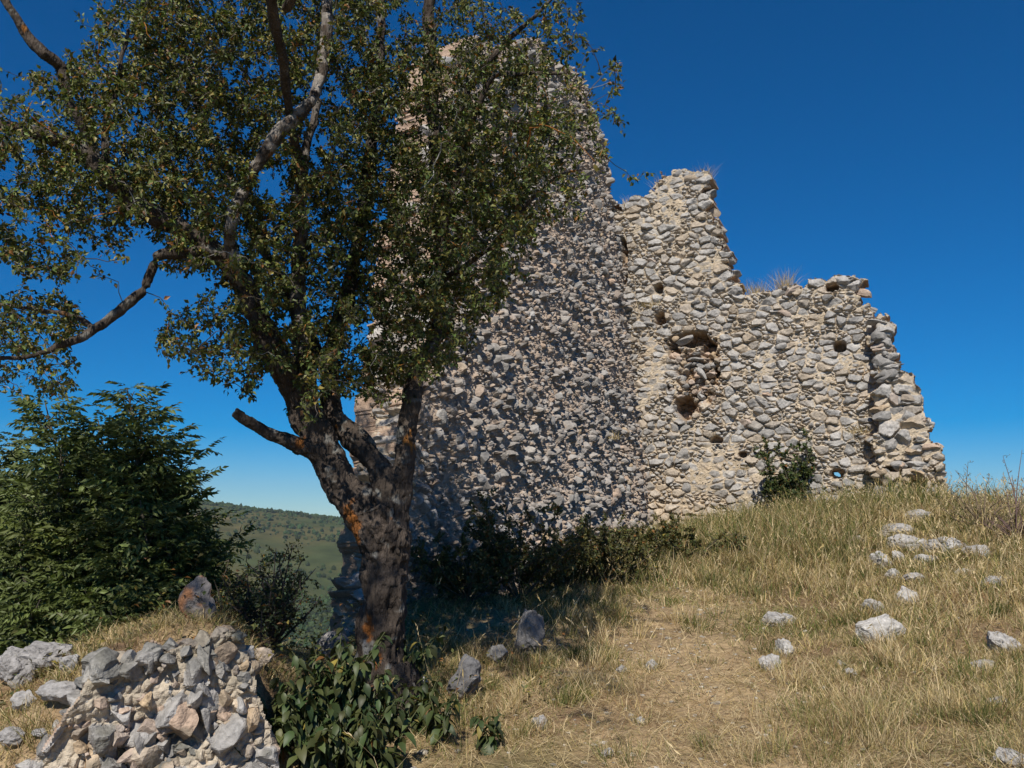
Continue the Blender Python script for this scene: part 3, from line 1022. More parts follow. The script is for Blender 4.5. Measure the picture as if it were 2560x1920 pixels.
# nearest skeleton sample gives the grain direction
SK = np.concatenate(list(skel.values()))
SKT = np.concatenate([norm(np.gradient(s[:, :3], axis=0)) for s in skel.values()])
near = np.empty(len(tv), np.int64)
for k in range(0, len(tv), 4000):
    d2 = ((tv[k:k + 4000, None, :] - SK[None, :, :3]) ** 2).sum(-1) / (SK[None, :, 3] + .03) ** 2
    near[k:k + 4000] = d2.argmin(1)
tt = SKT[near]
rr = SK[near, 3]
al = (tv * tt).sum(1)[:, None] * tt
perp = tv - al
grain = perp * 21 + al * 3.0
ridge = 1 - np.abs(fbm(grain, 4, 71)) * 2.2
disp = (ridge - .35) * np.clip(rr * .2, .003, .038) + fbm(tv * 5, 3, 73) * np.clip(rr * .35, 0, .055)
# knot hollow on the trunk and a long scar
kh = at(389, 612, TY - .27)
dk = np.sqrt(((tv - kh) * np.array([1, 1, .75])) ** 2 @ np.ones(3))
disp += -.16 * np.exp(-(dk / .085) ** 2) + .055 * np.exp(-((dk - .17) / .05) ** 2)
tv = tv + tn * disp[:, None]
bl = fbm(tv * 7, 4, 74)
bark = np.array([.066, .052, .042])[None] * (1 + .55 * bl)[:, None]
bark = bark * (.62 + .5 * sstep(-.4, .7, ridge))[:, None]
k = sstep(.24, .5, fbm(tv * 12, 4, 75) + .16 * tn[:, 2])[:, None]
bark = bark * (1 - .6 * k) + np.array([.26, .26, .24]) * .6 * k          # grey lichen
k = sstep(.50, .62, fbm(tv * np.array([6, 6, 4]) + 31, 4, 76))[:, None]
bark = bark * (1 - .8 * k) + np.array([.30, .12, .02]) * .8 * k           # orange lichen
for (x, y, s) in [(348, 513, .10), (353, 530, .10), (355, 542, .06), (367, 628, .07), (364, 640, .04), (362, 665, .05), (378, 660, .05), (372, 690, .05), (300, 440, .05), (391, 518, .03)]:
    p = at(x, y, TY - .2)
    d = np.sqrt(((tv - p)[:, 0] * 1.6) ** 2 + ((tv - p)[:, 2] * .75) ** 2 + ((tv - p)[:, 1] * .5) ** 2) / s
    k = (sstep(1.0, .55, d + .8 * fbm(tv * 16, 3, 79) + .4 * fbm(tv * 50, 2, 80)))[:, None]
    bark = bark * (1 - .85 * k) + np.array([.27, .10, .022]) * (1 + .5 * fbm(tv * 40, 2, 78))[:, None] * .85 * k
for (x, y, s) in [(352, 668, .07), (350, 690, .06), (365, 650, .05)]:
    p = at(x, y, TY - .2)
    d = np.sqrt(((tv - p)[:, 0] * 1.6) ** 2 + ((tv - p)[:, 2] * .7) ** 2) / s
    k = (sstep(1.0, .5, d + .5 * fbm(tv * 14, 3, 81)))[:, None] * (tv[:, 1] < TY + .1)[:, None]
    bark = bark * (1 - .8 * k) + np.array([.42, .42, .40]) * .8 * k
# bare silvery wood on the dead limbs
dead = np.concatenate([np.full(len(s), {'pale': .75, 'upper': .5}.get(k_, 0.0)) for k_, s in skel.items()])[near]
dead = dead * sstep(2.6, 3.3, tv[:, 2]) * sstep(-.2, .35, fbm(grain * .5, 3, 83))
bark = bark * (1 - dead[:, None]) + np.array([.34, .31, .28]) * dead[:, None]
tree = empty("old_tree", tuple(at(384, 712, TY)), "gnarled old pear tree with lichen covered trunk and wide leafy crown before the ruin", "tree")
mb = MB()
mb.add(tv, bark, quads=tq)
mb.build("trunk", M_BARK, tree, smooth=True, origin=tree.location)

# crown: density in the picture plane times a spread in depth
ELL = [(300, 150, 215, 175, 1.0), (420, 190, 95, 190, 1.0), (160, 110, 120, 110, .8), (60, 190, 85, 60, .6), (250, 40, 190, 100, 1.0),
       (470, 110, 75, 120, .75), (530, 60, 55, 55, .32), (590, 75, 34, 34, .14), (345, 350, 70, 60, .85), (420, 330, 60, 55, .9),
       (200, 345, 52, 42, .45), (255, 340, 55, 60, .8), (60, 245, 80, 38, .5), (30, 330, 60, 40, .35), (85, 385, 22, 10, .1), (470, 270, 45, 60, .8),
       (505, 245, 48, 70, .6), (485, 150, 80, 140, .8), (535, 130, 48, 90, .42), (555, 170, 40, 60, .18), (600, 120, 26, 60, .10), (625, 80, 14, 20, .12), (560, 20, 40, 40, .3), (40, 380, 60, 22, .28), (640, 184, 10, 8, .12), (30, 120, 50, 45, .45), (300, -60, 260, 70, .25), (-70, 150, 80, 150, .4),
       (300, 408, 34, 22, .3), (375, 400, 26, 20, .3), (20, 100, 60, 40, .35), (130, 40, 50, 50, .55)]
VOID = [(165, 290, 40, 22, 1.0), (215, 285, 22, 16, .8), (150, 255, 20, 12, .8), (110, 275, 40, 14, .8), (40, 30, 55, 38, .92), (30, 285, 30, 12, .6), (130, 340, 36, 40, .75), (100, 365, 40, 14, .7),
        (340, 415, 20, 26, .7), (362, 470, 60, 40, 1.0), (560, 300, 60, 70, .9)]


def crown_density(x, y):
    d = 0
    for cx, cy, rx, ry, w in ELL:
        q = np.hypot((x - cx) / rx, (y - cy) / ry)
        d = np.maximum(d, w * sstep(1.08, .72, q))
    for cx, cy, rx, ry, w in VOID:
        q = np.hypot((x - cx) / rx, (y - cy) / ry)
        d = d * (1 - w * sstep(1.1, .7, q))
    return d * sstep(-.50, .22, n2(x, y, 1 / 30.0, 3, 87) + .10 + .12 * sstep(250, 380, x))


NT = 7600
tx, ty = R.uniform(-150, 640, NT * 9), R.uniform(-110, 430, NT * 9)
ok = R.random(NT * 9) < crown_density(tx, ty)
tx, ty = tx[ok][:NT], ty[ok][:NT]
base_Y = np.interp(tx, [-150, 50, 200, 350, 450, 620], [6.2, 6.45, 6.85, 7.2, 7.25, 6.8])
tips = np.array([at(a, b, c) for a, b, c in zip(tx, ty, base_Y + R.normal(0, .55, len(tx)))])
shade_tips = np.stack([R.uniform(-3.4, -.1, 4000), R.uniform(1.2, 5.6, 4000), R.uniform(4.7, 6.6, 4000)], 1)  # added unseen sprays overhead, to shade the tree base and dapple the rubble wall
shade_tips = shade_tips[(shade_tips[:, 0] > -2.6) | (shade_tips[:, 1] < 3.2)]
shade_tips = shade_tips[((shade_tips[:, 2] - 1.6) > .70 * shade_tips[:, 1] + .12) & (fbm(shade_tips * .9, 3, 187) > -.08)][:1000]
print("overhead tips", len(shade_tips))
tips = np.concatenate([tips, shade_tips])
nodes = np.concatenate([s[:, :3] for k_, s in skel.items() if k_ not in ('trunk', 'stump')] + [skel['left'][60:, :3]])
nodes = nodes[nodes[:, 2] > 2.35]
d0 = np.array([np.sqrt(((nodes - p) ** 2).sum(1).min()) for p in tips])
order = np.argsort(d0)
tips, d0 = tips[order], d0[order]
NB = np.zeros((len(nodes) + len(tips) * 4, 3))
NB[:len(nodes)] = nodes
nn = len(nodes)
tw = MB()
LP, LD, LN, LL, LW = [], [], [], [], []
for p in tips:
    dd = ((NB[:nn] - p) ** 2).sum(1)
    j = dd.argmin()
    q, ln = NB[j], math.sqrt(dd[j])
    if ln < .06:
        p = q + norm(p - q + R.normal(0, .05, 3)) * .15
        ln = .15
    nseg = 4 + int(ln / .12)
    t = np.linspace(0, 1, nseg)[:, None]
    bow = R.normal(0, .13, 3) * ln
    bow[2] += .10 * ln
    pts = q + (p - q) * t + bow * (4 * t * (1 - t)) + R.normal(0, .012, (nseg, 3)) * np.sin(t * 3.1)
    for f in (.35, .6, .85):
        NB[nn] = q + (p - q) * f + bow * (4 * f * (1 - f))
        nn += 1
    r0 = .0025 + .0045 * ln
    cc = np.array([.09, .075, .06]) * R.uniform(.6, 1.5)
    if R.random() < .07:
        cc = np.array([.36, .15, .035]) * R.uniform(.7, 1.2)
    elif R.random() < .1:
        cc = np.array([.28, .27, .25])
    tube(tw, pts, np.linspace(r0, .0018, nseg), cc, 4, cap=False)
    m = int(R.integers(13, 25))
    f = R.uniform(.3 if ln > .3 else 0, 1.0, m) ** .7
    k0 = np.clip((f * (nseg - 1)).astype(int), 0, nseg - 2)
    fr = (f * (nseg - 1) - k0)[:, None]
    base = pts[k0] * (1 - fr) + pts[k0 + 1] * fr
    tdir = norm(pts[k0 + 1] - pts[k0])
    D = norm(tdir * .5 + R.normal(0, .7, (m, 3)) + np.array([0, 0, -.25]))
    LP.append(base + D * .012 + R.normal(0, .012, (m, 3)))
    LD.append(D)
    LN.append(R.normal(0, .6, (m, 3)) + np.array([-.1, -.35, .75]))
    LL.append(R.uniform(.026, .057, m))
LP, LD, LN, LL = np.concatenate(LP), np.concatenate(LD), np.concatenate(LN), np.concatenate(LL)
LW = LL * R.uniform(.5, .68, len(LL))


def leaf_cols(n, base, var=.35, yellow=.06, brown=.03):
    c = np.array(base)[None] * (1 + var * R.normal(0, 1, n).clip(-1.8, 2.4))[:, None]
    c[:, 0] *= R.uniform(.8, 1.35, n)
    y = R.random(n)
    k = y < yellow
    c[k] = np.array([.26, .21, .05]) * R.uniform(.6, 1.2, (k.sum(), 1))
    k = y > 1 - brown
    c[k] = np.array([.22, .10, .03]) * R.uniform(.6, 1.2, (k.sum(), 1))
    return np.clip(c, .006, .6)


lc = leaf_cols(len(LP), (.088, .112, .028), .48, .10, .05)
pt = fbm(LP * 1.1, 3, 88)
lc = lc * (1 + .35 * pt)[:, None] * np.array([1.0, 1.0, 1.0]) + np.clip(pt, 0, 1)[:, None] * np.array([.03, .02, .0])
mb = MB()
add_leaves(mb, LP, LD, LN, LL, LW, lc, fold=.22, droop=.16)
mb.build("crown", M_LEAF, tree, origin=tree.location)
tw.build("twigs", M_TWIG, tree, origin=tree.location)
print("tree leaves", len(LP), "trunk verts", len(tv))

# ------------------------------------------------------------------ ash trees on the left
ASH_T = np.concatenate([[[1.0, 0, 0]], [[f, s, 0] for f in (.25, .42, .59, .76, .9) for s in (-1, 1)]])


def ash_leaf(mb, P, D, Nn, L, C):
    """pinnate leaves: a rachis with eleven leaflets"""
    D = norm(D)
    S = norm(np.cross(D, Nn))
    Nn = np.cross(S, D)
    for f, s, _ in ASH_T:
        pos = P + D * (L * f)[:, None] - Nn * (L * .28 * f * f)[:, None]
        dr = D * (.55 if s else 1.0) + S * s * .9 - Nn * (.25 + .3 * f)
        ll = L * (.36 if s else .34) * R.uniform(.85, 1.15, len(P))
        add_leaves(mb, pos, dr + R.normal(0, .15, dr.shape), Nn + R.normal(0, .45, Nn.shape), ll, ll * .40, C * R.uniform(.85, 1.15, (len(P), 1)), fold=.18, droop=.12)


def ash_tree(base_px, Yd, tips_px, label, seed, dens=1.0):
    r = np.random.default_rng(seed)
    b = at(base_px[0], base_px[1], Yd)
    b[2] = gz(b[0], b[1])[0] - .05
    o = empty("ash_tree", tuple(b), label, "tree", "ash trees on the slope at the left")
    st, lf = MB(), MB()
    P, D, Nn, L = [], [], [], []
    for (x, y, dy) in tips_px:
        tp = at(x, y, Yd + dy)
        pts = spline(np.array([[*b, .05], [*(b * .65 + tp * .35 + np.append(r.normal(0, .2, 2), 0)), .035], [*(b * .25 + tp * .75 + np.append(r.normal(0, .1, 2), 0)), .018], [*tp, .006]]), .08)
        tube(st, pts[:, :3], pts[:, 3], (.10, .085, .065), 6)
        n = len(pts)
        ht = tp[2] - b[2]
        for k in range(int(n * .12), n):
            drop = tp[2] - pts[k, 2]
            if drop < .55:
                pair = r.uniform(0, math.pi)
                for s in (0, math.pi):
                    P.append(pts[k, :3]); D.append([math.cos(pair + s), math.sin(pair + s), .45]); Nn.append([r.normal(0, .2), r.normal(0, .2), 1]); L.append(r.uniform(.2, .32))
            for _ in range(2 if drop > .12 else 0):
                if r.random() > .9 * dens:
                    continue
                az = r.uniform(0, 2 * math.pi)
                bl_ = min(.07 + drop * .36, .85) * r.uniform(.6, 1.1)
                tip2 = pts[k, :3] + np.array([math.cos(az) * bl_, math.sin(az) * bl_, bl_ * r.uniform(.35, 1.15)])
                sb_ = np.array([pts[k, :3] * (1 - t) + tip2 * t + np.array([0, 0, .12 * bl_ * math.sin(t * 3.14)]) for t in np.linspace(0, 1, 6)])
                tube(st, sb_, np.linspace(.009, .003, 6), (.10, .09, .06), 4, cap=False)
                for t in np.arange(.3, 1.01, .14 / max(bl_, .2)):
                    p = pts[k, :3] * (1 - t) + tip2 * t + np.array([0, 0, .12 * bl_ * math.sin(t * 3.14)])
                    for s in (-1, 1):
                        dd = np.array([math.cos(az + s * 1.1), math.sin(az + s * 1.1), r.uniform(-.1, .5)])
                        P.append(p); D.append(dd + np.array([0, 0, r.uniform(-.2, .7)])); Nn.append([r.normal(0, .45), r.normal(0, .45) - .45, 1]); L.append(r.uniform(.2, .3))
                P.append(tip2); D.append(tip2 - pts[k, :3]); Nn.append([0, 0, 1]); L.append(.2)
    P, D, Nn, L = np.array(P), np.array(D), np.array(Nn, float), np.array(L)
    C = np.array([.095, .122, .036])[None] * (1 + .3 * r.normal(0, 1, len(P)).clip(-1.6, 2))[:, None]
    C += (np.clip(fbm(P * 1.5, 2, 9), 0, 1)[:, None]) * np.array([.03, .022, .0])
    ash_leaf(lf, P, D, Nn, L, np.clip(C, .008, .4))
    st.build("trunk", M_TWIG, o, origin=b)
    lf.build("crown", M_LEAF, o, origin=b)
    print("ash", len(P))


ash_tree((100, 700), 9.2, [(45, 402, .3), (62, 440, -.2), (30, 470, .6), (80, 470, .4), (20, 520, -.4), (60, 540, -.6), (95, 520, -.5), (40, 600, -.8), (85, 590, -.8), (10, 610, -.7)],
         "tall ash sapling with a twin pointed top, second from the picture's left edge", 11)
ash_tree((155, 690), 9.0, [(127, 388, .2), (143, 425, -.2), (112, 455, .5), (165, 440, .1), (172, 478, -.1), (184, 515, .1), (140, 500, -.6), (188, 552, -.3), (165, 545, -.6), (120, 560, -.7), (150, 590, -.9), (172, 595, -.7), (110, 610, -.9), (98, 420, .3)],
         "broad ash sapling with the highest feathery leader, nearest the far hill", 12)
ash_tree((-30, 700), 9.6, [(-5, 440, 0), (8, 480, .3), (-40, 400, .3), (-70, 460, 0), (15, 540, -.6), (-20, 520, -.4)],
         "ash sapling cut by the left picture edge behind its two neighbours", 13)

# ------------------------------------------------------------------ shrubs
def small_bush(name, centre, size, label, cat, seed, n=900, col=(.045, .06, .02), ll=(.02, .04), group=None, stems=14, bare=0, stemcol=(.09, .075, .055), tall=None, sparse=.0):
    """stems from one root, side shoots, small leaves clustered along them"""
    r = np.random.default_rng(seed)
    c = np.array(centre, float)
    o = empty(name, tuple(c), label, cat, group)
    st, lf = MB(), MB()
    P, D = [], []
    for k in range(stems):
        az = r.uniform(0, 2 * math.pi)
        q = r.random() ** .6
        tp = c + np.array([math.cos(az) * size[0] * q, math.sin(az) * size[1] * q, size[2] * r.uniform(.55, 1.0) * (1 - .35 * q * q)])
        if tall and k < len(tall):
            tp = np.array(tall[k])
        mid = c * .5 + tp * .5 + r.normal(0, .08, 3) * size[2]
        pts = spline(np.array([[*c, .012], [*mid, .008], [*tp, .003]]), .05)
        tube(st, pts[:, :3], pts[:, 3], stemcol, 5)
        for j in range(len(pts)):
            if j > len(pts) * .25 and r.random() < .6:
                e = pts[j, :3] + norm(r.normal(0, 1, 3) + np.array([0, 0, .5])) * r.uniform(.08, .25) * max(size[2], .4)
                tube(st, [pts[j, :3], (pts[j, :3] + e) / 2 + r.normal(0, .01, 3), e], [.004, .003, .0015], stemcol, 3, cap=False)
                if k >= bare:
                    m = max(2, int(n / stems / len(pts) * 2.6))
                    t = r.random((m, 1))
                    P.append(pts[j, :3] * (1 - t) + e * t + r.normal(0, .015, (m, 3)))
                    D.append(norm(e - pts[j, :3]) + r.normal(0, .7, (m, 3)))
    if P:
        P, D = np.concatenate(P), np.concatenate(D)
        if sparse:
            kp = fbm(P * 4, 2, seed) > -.3 + sparse
            P, D = P[kp], D[kp]
        L = r.uniform(ll[0], ll[1], len(P))
        add_leaves(lf, P, D, r.normal(0, .5, (len(P), 3)) + np.array([0, -.3, .8]), L, L * .6, leaf_cols(len(P), col, .35, .03, .03), fold=.2)
        lf.build("foliage", M_LEAF, o, origin=c)
    st.build("stems", M_TWIG, o, origin=c)
    return o


# bush growing against the facing wall
u, v = plane_uv(793, 515, B0, FU, ZV, FN)
bb = B0 + FU * u + FN * .75
bb[2] = gz(bb[0], bb[1])[0]
tl = [np.array(at(x, y, bb[1] + dy)) for x, y, dy in [(806, 424, 0), (800, 445, .2), (812, 450, -.1), (765, 440, .1), (758, 450, -.1), (778, 452, .0), (815, 470, -.2), (760, 478, -.2), (775, 480, .2), (795, 470, -.3), (785, 465, .3)]]
small_bush("wall_bush", bb, (.8, .5, 1.3), "dark green bush growing against the sunlit castle wall", "bush", 21, 9000, (.055, .078, .023), (.05, .10), stems=24, tall=tl, sparse=-.1)
# dark evergreen shrub with bare spires beside the lichen stone
b1 = at(270, 690, 6.9)
b1[2] = gz(b1[0], b1[1])[0]
tl = [at(276, 548, 7.0), at(293, 545, 7.05), at(262, 580, 6.9), at(300, 600, 7.1), at(240, 600, 7.0)]
small_bush("thorn_shrub", b1, (.45, .42, .8), "dark thorny shrub with two bare spires rising before the far hill", "shrub", 22, 3200, (.03, .045, .016), (.02, .04), stems=34, tall=tl, stemcol=(.055, .045, .04))
b1 = at(226, 650, 7.4)
b1[2] = gz(b1[0], b1[1])[0]
tl = [at(229, 560, 7.4), at(222, 575, 7.4), at(236, 585, 7.4)]
small_bush("young_shrub", b1, (.35, .35, .55), "slim leafy shrub just right of the lichen stained stone", "shrub", 23, 1500, (.05, .062, .018), (.02, .045), stems=16, tall=tl)
# undergrowth against the rough wall
ub_ = [((470, 603), (.9, .6, .75), "dark shaded bramble bush at the rough wall, nearest the old tree", 1500),
       ((520, 602), (1.1, .8, 1.15), "tallest dark bramble bush in the shade of the rough wall", 2200),
       ((560, 592), (.9, .7, .8), "bramble bush half in sun below the middle of the rough wall", 1800),
       ((598, 585), (1.0, .8, .8), "light green bramble bush by tall grass below the rough wall", 1800),
       ((640, 572), (1.0, .7, .8), "straggling leafy bramble bush where the two castle walls meet", 1800),
       ((690, 566), (.9, .7, .7), "low bramble bush at the foot of the sunlit castle wall", 1400)]
for k, ((x, y), sz, lab, n) in enumerate(ub_):
    p = ghit(x, y)
    small_bush("bramble_bush", p, (sz[0] * 1.1, sz[1] * 1.1, sz[2] * 1.15), lab, "bush", 30 + k, n * 3, (.082, .085, .027), (.035, .07), "bramble bushes along the castle walls", stems=20)
# brambles on the right skyline
p = ghit(985, 528)
tl = [at(955, 470, p[1]), at(940, 480, p[1] + .3), at(968, 462, p[1] - .2), at(990, 475, p[1]), at(975, 488, p[1] + .2)]
small_bush("dry_bramble", p, (1.1, .7, .7), "tangled dry bramble with arching bare stems by the wall end on the skyline", "bramble", 41, 500, (.09, .075, .03), (.02, .04), stems=24, tall=tl, stemcol=(.20, .15, .10))
p = ghit(1016, 540)
tl = [at(1003, 456, p[1]), at(1012, 475, p[1]), at(1022, 450, p[1] + .2), at(1030, 470, p[1]), at(1006, 490, p[1])]
small_bush("dry_bramble", p, (.6, .5, .5), "thin dry bramble spray at the right picture edge", "bramble", 42, 260, (.09, .07, .03), (.02, .035), stems=34, tall=tl, stemcol=(.15, .10, .09))

# ------------------------------------------------------------------ leafy plants in front of the trunk
def leafy_plant(px, py, hpx, label, seed, n_st=7, col=(.045, .07, .025), Yd=None):
    r = np.random.default_rng(seed)
    p = ghit(px, py) if Yd is None else at(px, py, Yd)
    if Yd is not None:
        p[2] = gz(p[0], p[1])[0]
    h = hpx * p[1] / FPX
    o = empty("leafy_plant", tuple(p), label, "plant", "broad leaved plants below the old tree")
    st, lf = MB(), MB()
    P, D, Nn, L = [], [], [], []
    for k in range(n_st):
        az = r.uniform(0, 2 * math.pi)
        ln = h * r.uniform(.6, 1.05)
        out = r.uniform(.15, .6)
        tp = p + np.array([math.cos(az) * ln * out, math.sin(az) * ln * out, ln])
        pts = spline(np.array([[*p, .006], [*(p * .5 + tp * .5 + np.array([0, 0, .1 * ln])), .004], [*tp, .002]]), .03)
        tube(st, pts[:, :3], pts[:, 3], (.09, .10, .045), 5)
        for j in range(2, len(pts)):
            for s in (0, 1):
                if r.random() < .85:
                    a2 = j * 2.4 + s * math.pi + r.normal(0, .4)
                    P.append(pts[j, :3]); D.append([math.cos(a2), math.sin(a2), r.uniform(-1.0, .3)]); L.append(r.uniform(.08, .15) * (1.15 - .5 * j / len(pts)))
                    Nn.append([r.normal(0, .2), r.normal(0, .2), 1])
    P, D, Nn, L = np.array(P), np.array(D), np.array(Nn), np.array(L)
    v, q = big_leaf_arrays(P, D, Nn, L, L * r.uniform(.42, .6, len(L)), .55)
    c = leaf_cols(len(P), col, .25, .03, .01)
    lf.add(v, np.repeat(c, 15, 0), quads=q)
    st.build("stems", M_TWIG, o, origin=p)
    lf.build("leaves", M_LEAF, o, origin=p, smooth=True)


LPL = [(300, 752, 75, "leafy plant with drooping pointed leaves at the right foot of the rubble wall"),
       (330, 735, 90, "tall leafy plant reaching up toward the thorn shrub left of the trunk"),
       (360, 742, 85, "bushy leafy plant directly below the old tree's trunk"),
       (268, 775, 70, "leafy plant hanging over the lower right corner of the rubble wall"),
       (310, 790, 70, "low leafy plant cut by the bottom edge below the trunk's left side"),
       (350, 788, 72, "dense leafy plant at the bottom edge below the trunk"),
       (240, 782, 52, "leafy plant spilling across the foot of the rubble wall at the bottom edge"),
       (392, 740, 60, "leafy plant climbing the right side of the trunk base"),
       (420, 735, 55, "sparse leafy plant in shade right of the trunk"),
       (385, 780, 62, "leafy plant in front of the trunk beside the dry grass edge"),
       (438, 745, 46, "small leafy plant nearest the yellow leaf and the dark boulder"),
       (490, 752, 34, "lone low leafy sprig lying on the dry grass right of the tree"),
       (405, 700, 70, "leafy shoot standing against the dark side of the trunk")]
for k, (x, y, h, lab) in enumerate(LPL):
    leafy_plant(x, y, h, lab, 60 + k, (5 if k in (10, 11) else (6 if k in (7, 8, 9, 12) else 12)), (.058, .082, .028))
# ------------------------------------------------------------------ rubble wall in the left foreground
W0 = at(160, 700, 5.0)
W0[2] = 0
WU = norm([.93, .36, 0])
WN = np.array([WU[1], -WU[0], 0])
WP = [(88, 672), (98, 655), (112, 650), (124, 663), (140, 660), (150, 646), (166, 650), (182, 643), (196, 648), (212, 636), (232, 630), (246, 640), (250, 668), (254, 695), (270, 722), (288, 800),
      (290, 860), (10, 860), (24, 772), (44, 744), (64, 720), (80, 694)]


def rubble_hf(u, v):
    wu, wv = u + .04 * n2(u, v, 4, 2, 801), v + .04 * n2(u, v, 4, 2, 802)
    e, idd, su, sv = voro(wu, wv, .16, .17, 800)
    e2, id2, _, _ = voro(wu, wv, .05, .05, 820)
    big = rnd_of(idd, 3) < .4
    hb = sstep(.004, .04, e) * (.03 + .12 * rnd_of(idd, 4)) + np.clip((rnd_of(idd, 1) - .5) * 1.4 * (wu - su) + (rnd_of(idd, 2) - .6) * 1.4 * (wv - sv), -.05, .05)
    sm = sstep(0, .016, e2) * (.005 + .04 * rnd_of(id2, 4) ** 2)
    isb = big & (hb > sm)
    H = np.where(isb, hb, sm) + .14 * n2(u, v, 1.6, 3, 811) + .10 * n2(u, v, 4.5, 3, 812) + .012 * fbm(np.stack([u * 24, v * 24, u * 0], -1), 4, 813)
    n = fbm(np.stack([u * 10, v * 10, idd * 30], -1), 4, 815)
    sc_ = stone_col(rnd_of(idd, 7).ravel(), n.ravel()).reshape(u.shape + (3,))
    mc = (CREAM * .8 + GREYL * .2) * (.85 + .3 * n[..., None])
    k = isb.astype(float)[..., None]
    return H, sc_ * k + mc * (1 - k), su - (wu - u), sv - (wv - v)


mb = MB()
polyW, _, _ = wall_mesh(mb, W0, WU, ZV, WN, WP, .0085, rubble_hf, .3, cell=True)
rng = np.random.default_rng(91)
ANG = [rock_shape(900 + k, 4, 17, .28, .62, .05) for k in range(14)]
P_, sa, sb, sc_ = [], [], [], []
for (x, y) in [(92, 662), (86, 680), (80, 696), (70, 714), (54, 732), (42, 748), (28, 764), (60, 745), (50, 762), (104, 656), (118, 660), (134, 664), (152, 650), (170, 646), (188, 642), (204, 638), (220, 633), (238, 632), (246, 650), (248, 668)]:
    u, v = plane_uv(x, y + 4, W0, WU, ZV, WN)
    P_.append(W0 + WU * u + ZV * v - WN * rng.uniform(.02, .14)); sa.append(rng.uniform(.05, .09)); sb.append(rng.uniform(.04, .07)); sc_.append(rng.uniform(.07, .12))
for (x, y, a_, b_, c_) in [(103, 668, .10, .11, .12), (131, 663, .06, .10, .10), (150, 662, .07, .11, .1), (168, 660, .08, .06, .1), (186, 652, .07, .05, .1), (205, 655, .09, .10, .14), (226, 655, .10, .12, .14),
                           (236, 640, .07, .06, .1), (172, 690, .045, .08, .10), (197, 690, .05, .10, .10), (188, 706, .06, .05, .1), (160, 712, .06, .06, .1), (138, 702, .05, .05, .08), (205, 716, .04, .08, .08),
                           (84, 725, .09, .05, .1), (98, 735, .05, .07, .1), (110, 745, .05, .08, .12), (118, 712, .05, .06, .08), (152, 735, .06, .05, .1), (160, 750, .05, .09, .1), (143, 760, .10, .09, .08),
                           (175, 762, .07, .04, .1), (215, 745, .06, .06, .1), (225, 700, .07, .07, .1), (98, 700, .07, .05, .1), (120, 690, .05, .06, .08), (240, 705, .05, .07, .1), (190, 735, .05, .06, .08), (95, 765, .08, .06, .08),
                           (228, 730, .05, .08, .08)]:
    u, v = plane_uv(x, y, W0, WU, ZV, WN)
    P_.append(W0 + WU * u + ZV * v + WN * rng.uniform(-.08, .03)); m_ = rng.uniform(.6, 1.35); sa.append(a_ * .8 * m_); sb.append(b_ * .9 * m_); sc_.append(c_ * m_)
put_rocks(mb, P_, WU, ZV, WN, sa, sb, sc_, rng, ANG + PROTO[:6], .3)
P_, sa, sb, sc_ = [], [], [], []
for k in range(240):
    x, y = rng.uniform(75, 258), rng.uniform(655, 800)
    u, v = plane_uv(x, y, W0, WU, ZV, WN)
    if not inpoly(np.array([u]), np.array([v]), polyW)[0]:
        continue
    P_.append(W0 + WU * u + ZV * v + WN * rng.uniform(-.05, .05))
    s = rng.uniform(.015, .05) if rng.random() < .75 else rng.uniform(.05, .085)
    sa.append(s * rng.uniform(.7, 1.4)); sb.append(s * rng.uniform(.7, 1.4)); sc_.append(s * 1.3)
put_rocks(mb, P_, WU, ZV, WN, sa, sb, sc_, rng, ANG, .45)
mv = np.concatenate(mb.v)
mk = (np.clip(sstep(.10, .45, fbm(mv * 5, 3, 97)) * .6 + .5 * sstep(.62, .95, mv[:, 2] + .25 * fbm(mv * 6, 3, 98)), 0, .85))[:, None]
mb.c = [np.concatenate(mb.c) * (1 - mk) + np.array([.085, .085, .06]) * mk]
mb.v = [mv]
rub = mb.build("rubble_wall", M_ROCK, origin=tuple(W0))
tag(rub, "broken rubble wall with grey stones set in pale mortar in the left foreground", "wall")

# ------------------------------------------------------------------ boulders and stones
def rock(px, py, wpx, hpx, label, seed, tint=(1, 1, 1), name="rock", sub=4, sink=.25, depth=.8, lean=0.0, Yd=None, group="loose rocks on the dry slope", cat="rock", lichen=0, pale=.25, rough=.11, sd_flat=False):
    p = ghit(px, py) if Yd is None else at(px, py, Yd)
    s = p[1] / FPX
    w, h = wpx * s * .5, hpx * s * .5 / (1 - sink * .5)
    v, f = rock_shape(seed, sub, 8, .5, .9, rough)
    v = v + (0 if sd_flat else 1) * norm(v) * (.13 * fbm(v * 4.5 + seed, 4, seed + 2) - .16 * sstep(.25, .5, fbm(v * 3.2 + seed * 2.0, 3, seed + 3)))[:, None]
    d = w * depth
    q = v * np.array([w, d, h])
    if lean:
        c_, s_ = math.cos(lean), math.sin(lean)
        q = q @ np.array([[c_, 0, s_], [0, 1, 0], [-s_, 0, c_]])
    q[:, 2] += h * (1 - sink)
    wp = q + p
    n = fbm(wp * 8, 4, seed)
    n2_ = fbm(wp * 25, 3, seed + 1)
    c = stone_col(np.full(len(q), .6), n + .5 * n2_) * (1 - pale) + GREYL * pale * (1 + .35 * n2_)[:, None]
    c = c * np.array(tint)
    k = (sstep(.55, .0, q[:, 2] / h + .35 * n) * .6)[:, None]
    c = c * (1 - k) + np.array([.20, .16, .10]) * k
    if lichen:
        k = sstep(.30, .5, fbm(wp * 7 + 4, 3, seed + 5) + .25 * (q[:, 2] / h - .4) - .3 * q[:, 0] / w)[:, None] * lichen
        c = c * (1 - k) + np.array([.40, .17, .06]) * k
    m = MB()
    m.add(q, c, tris=f)
    o = m.build(name, M_ROCK)
    o.location = p
    RIM.append((p, w, d))
    return tag(o, label, cat, group)


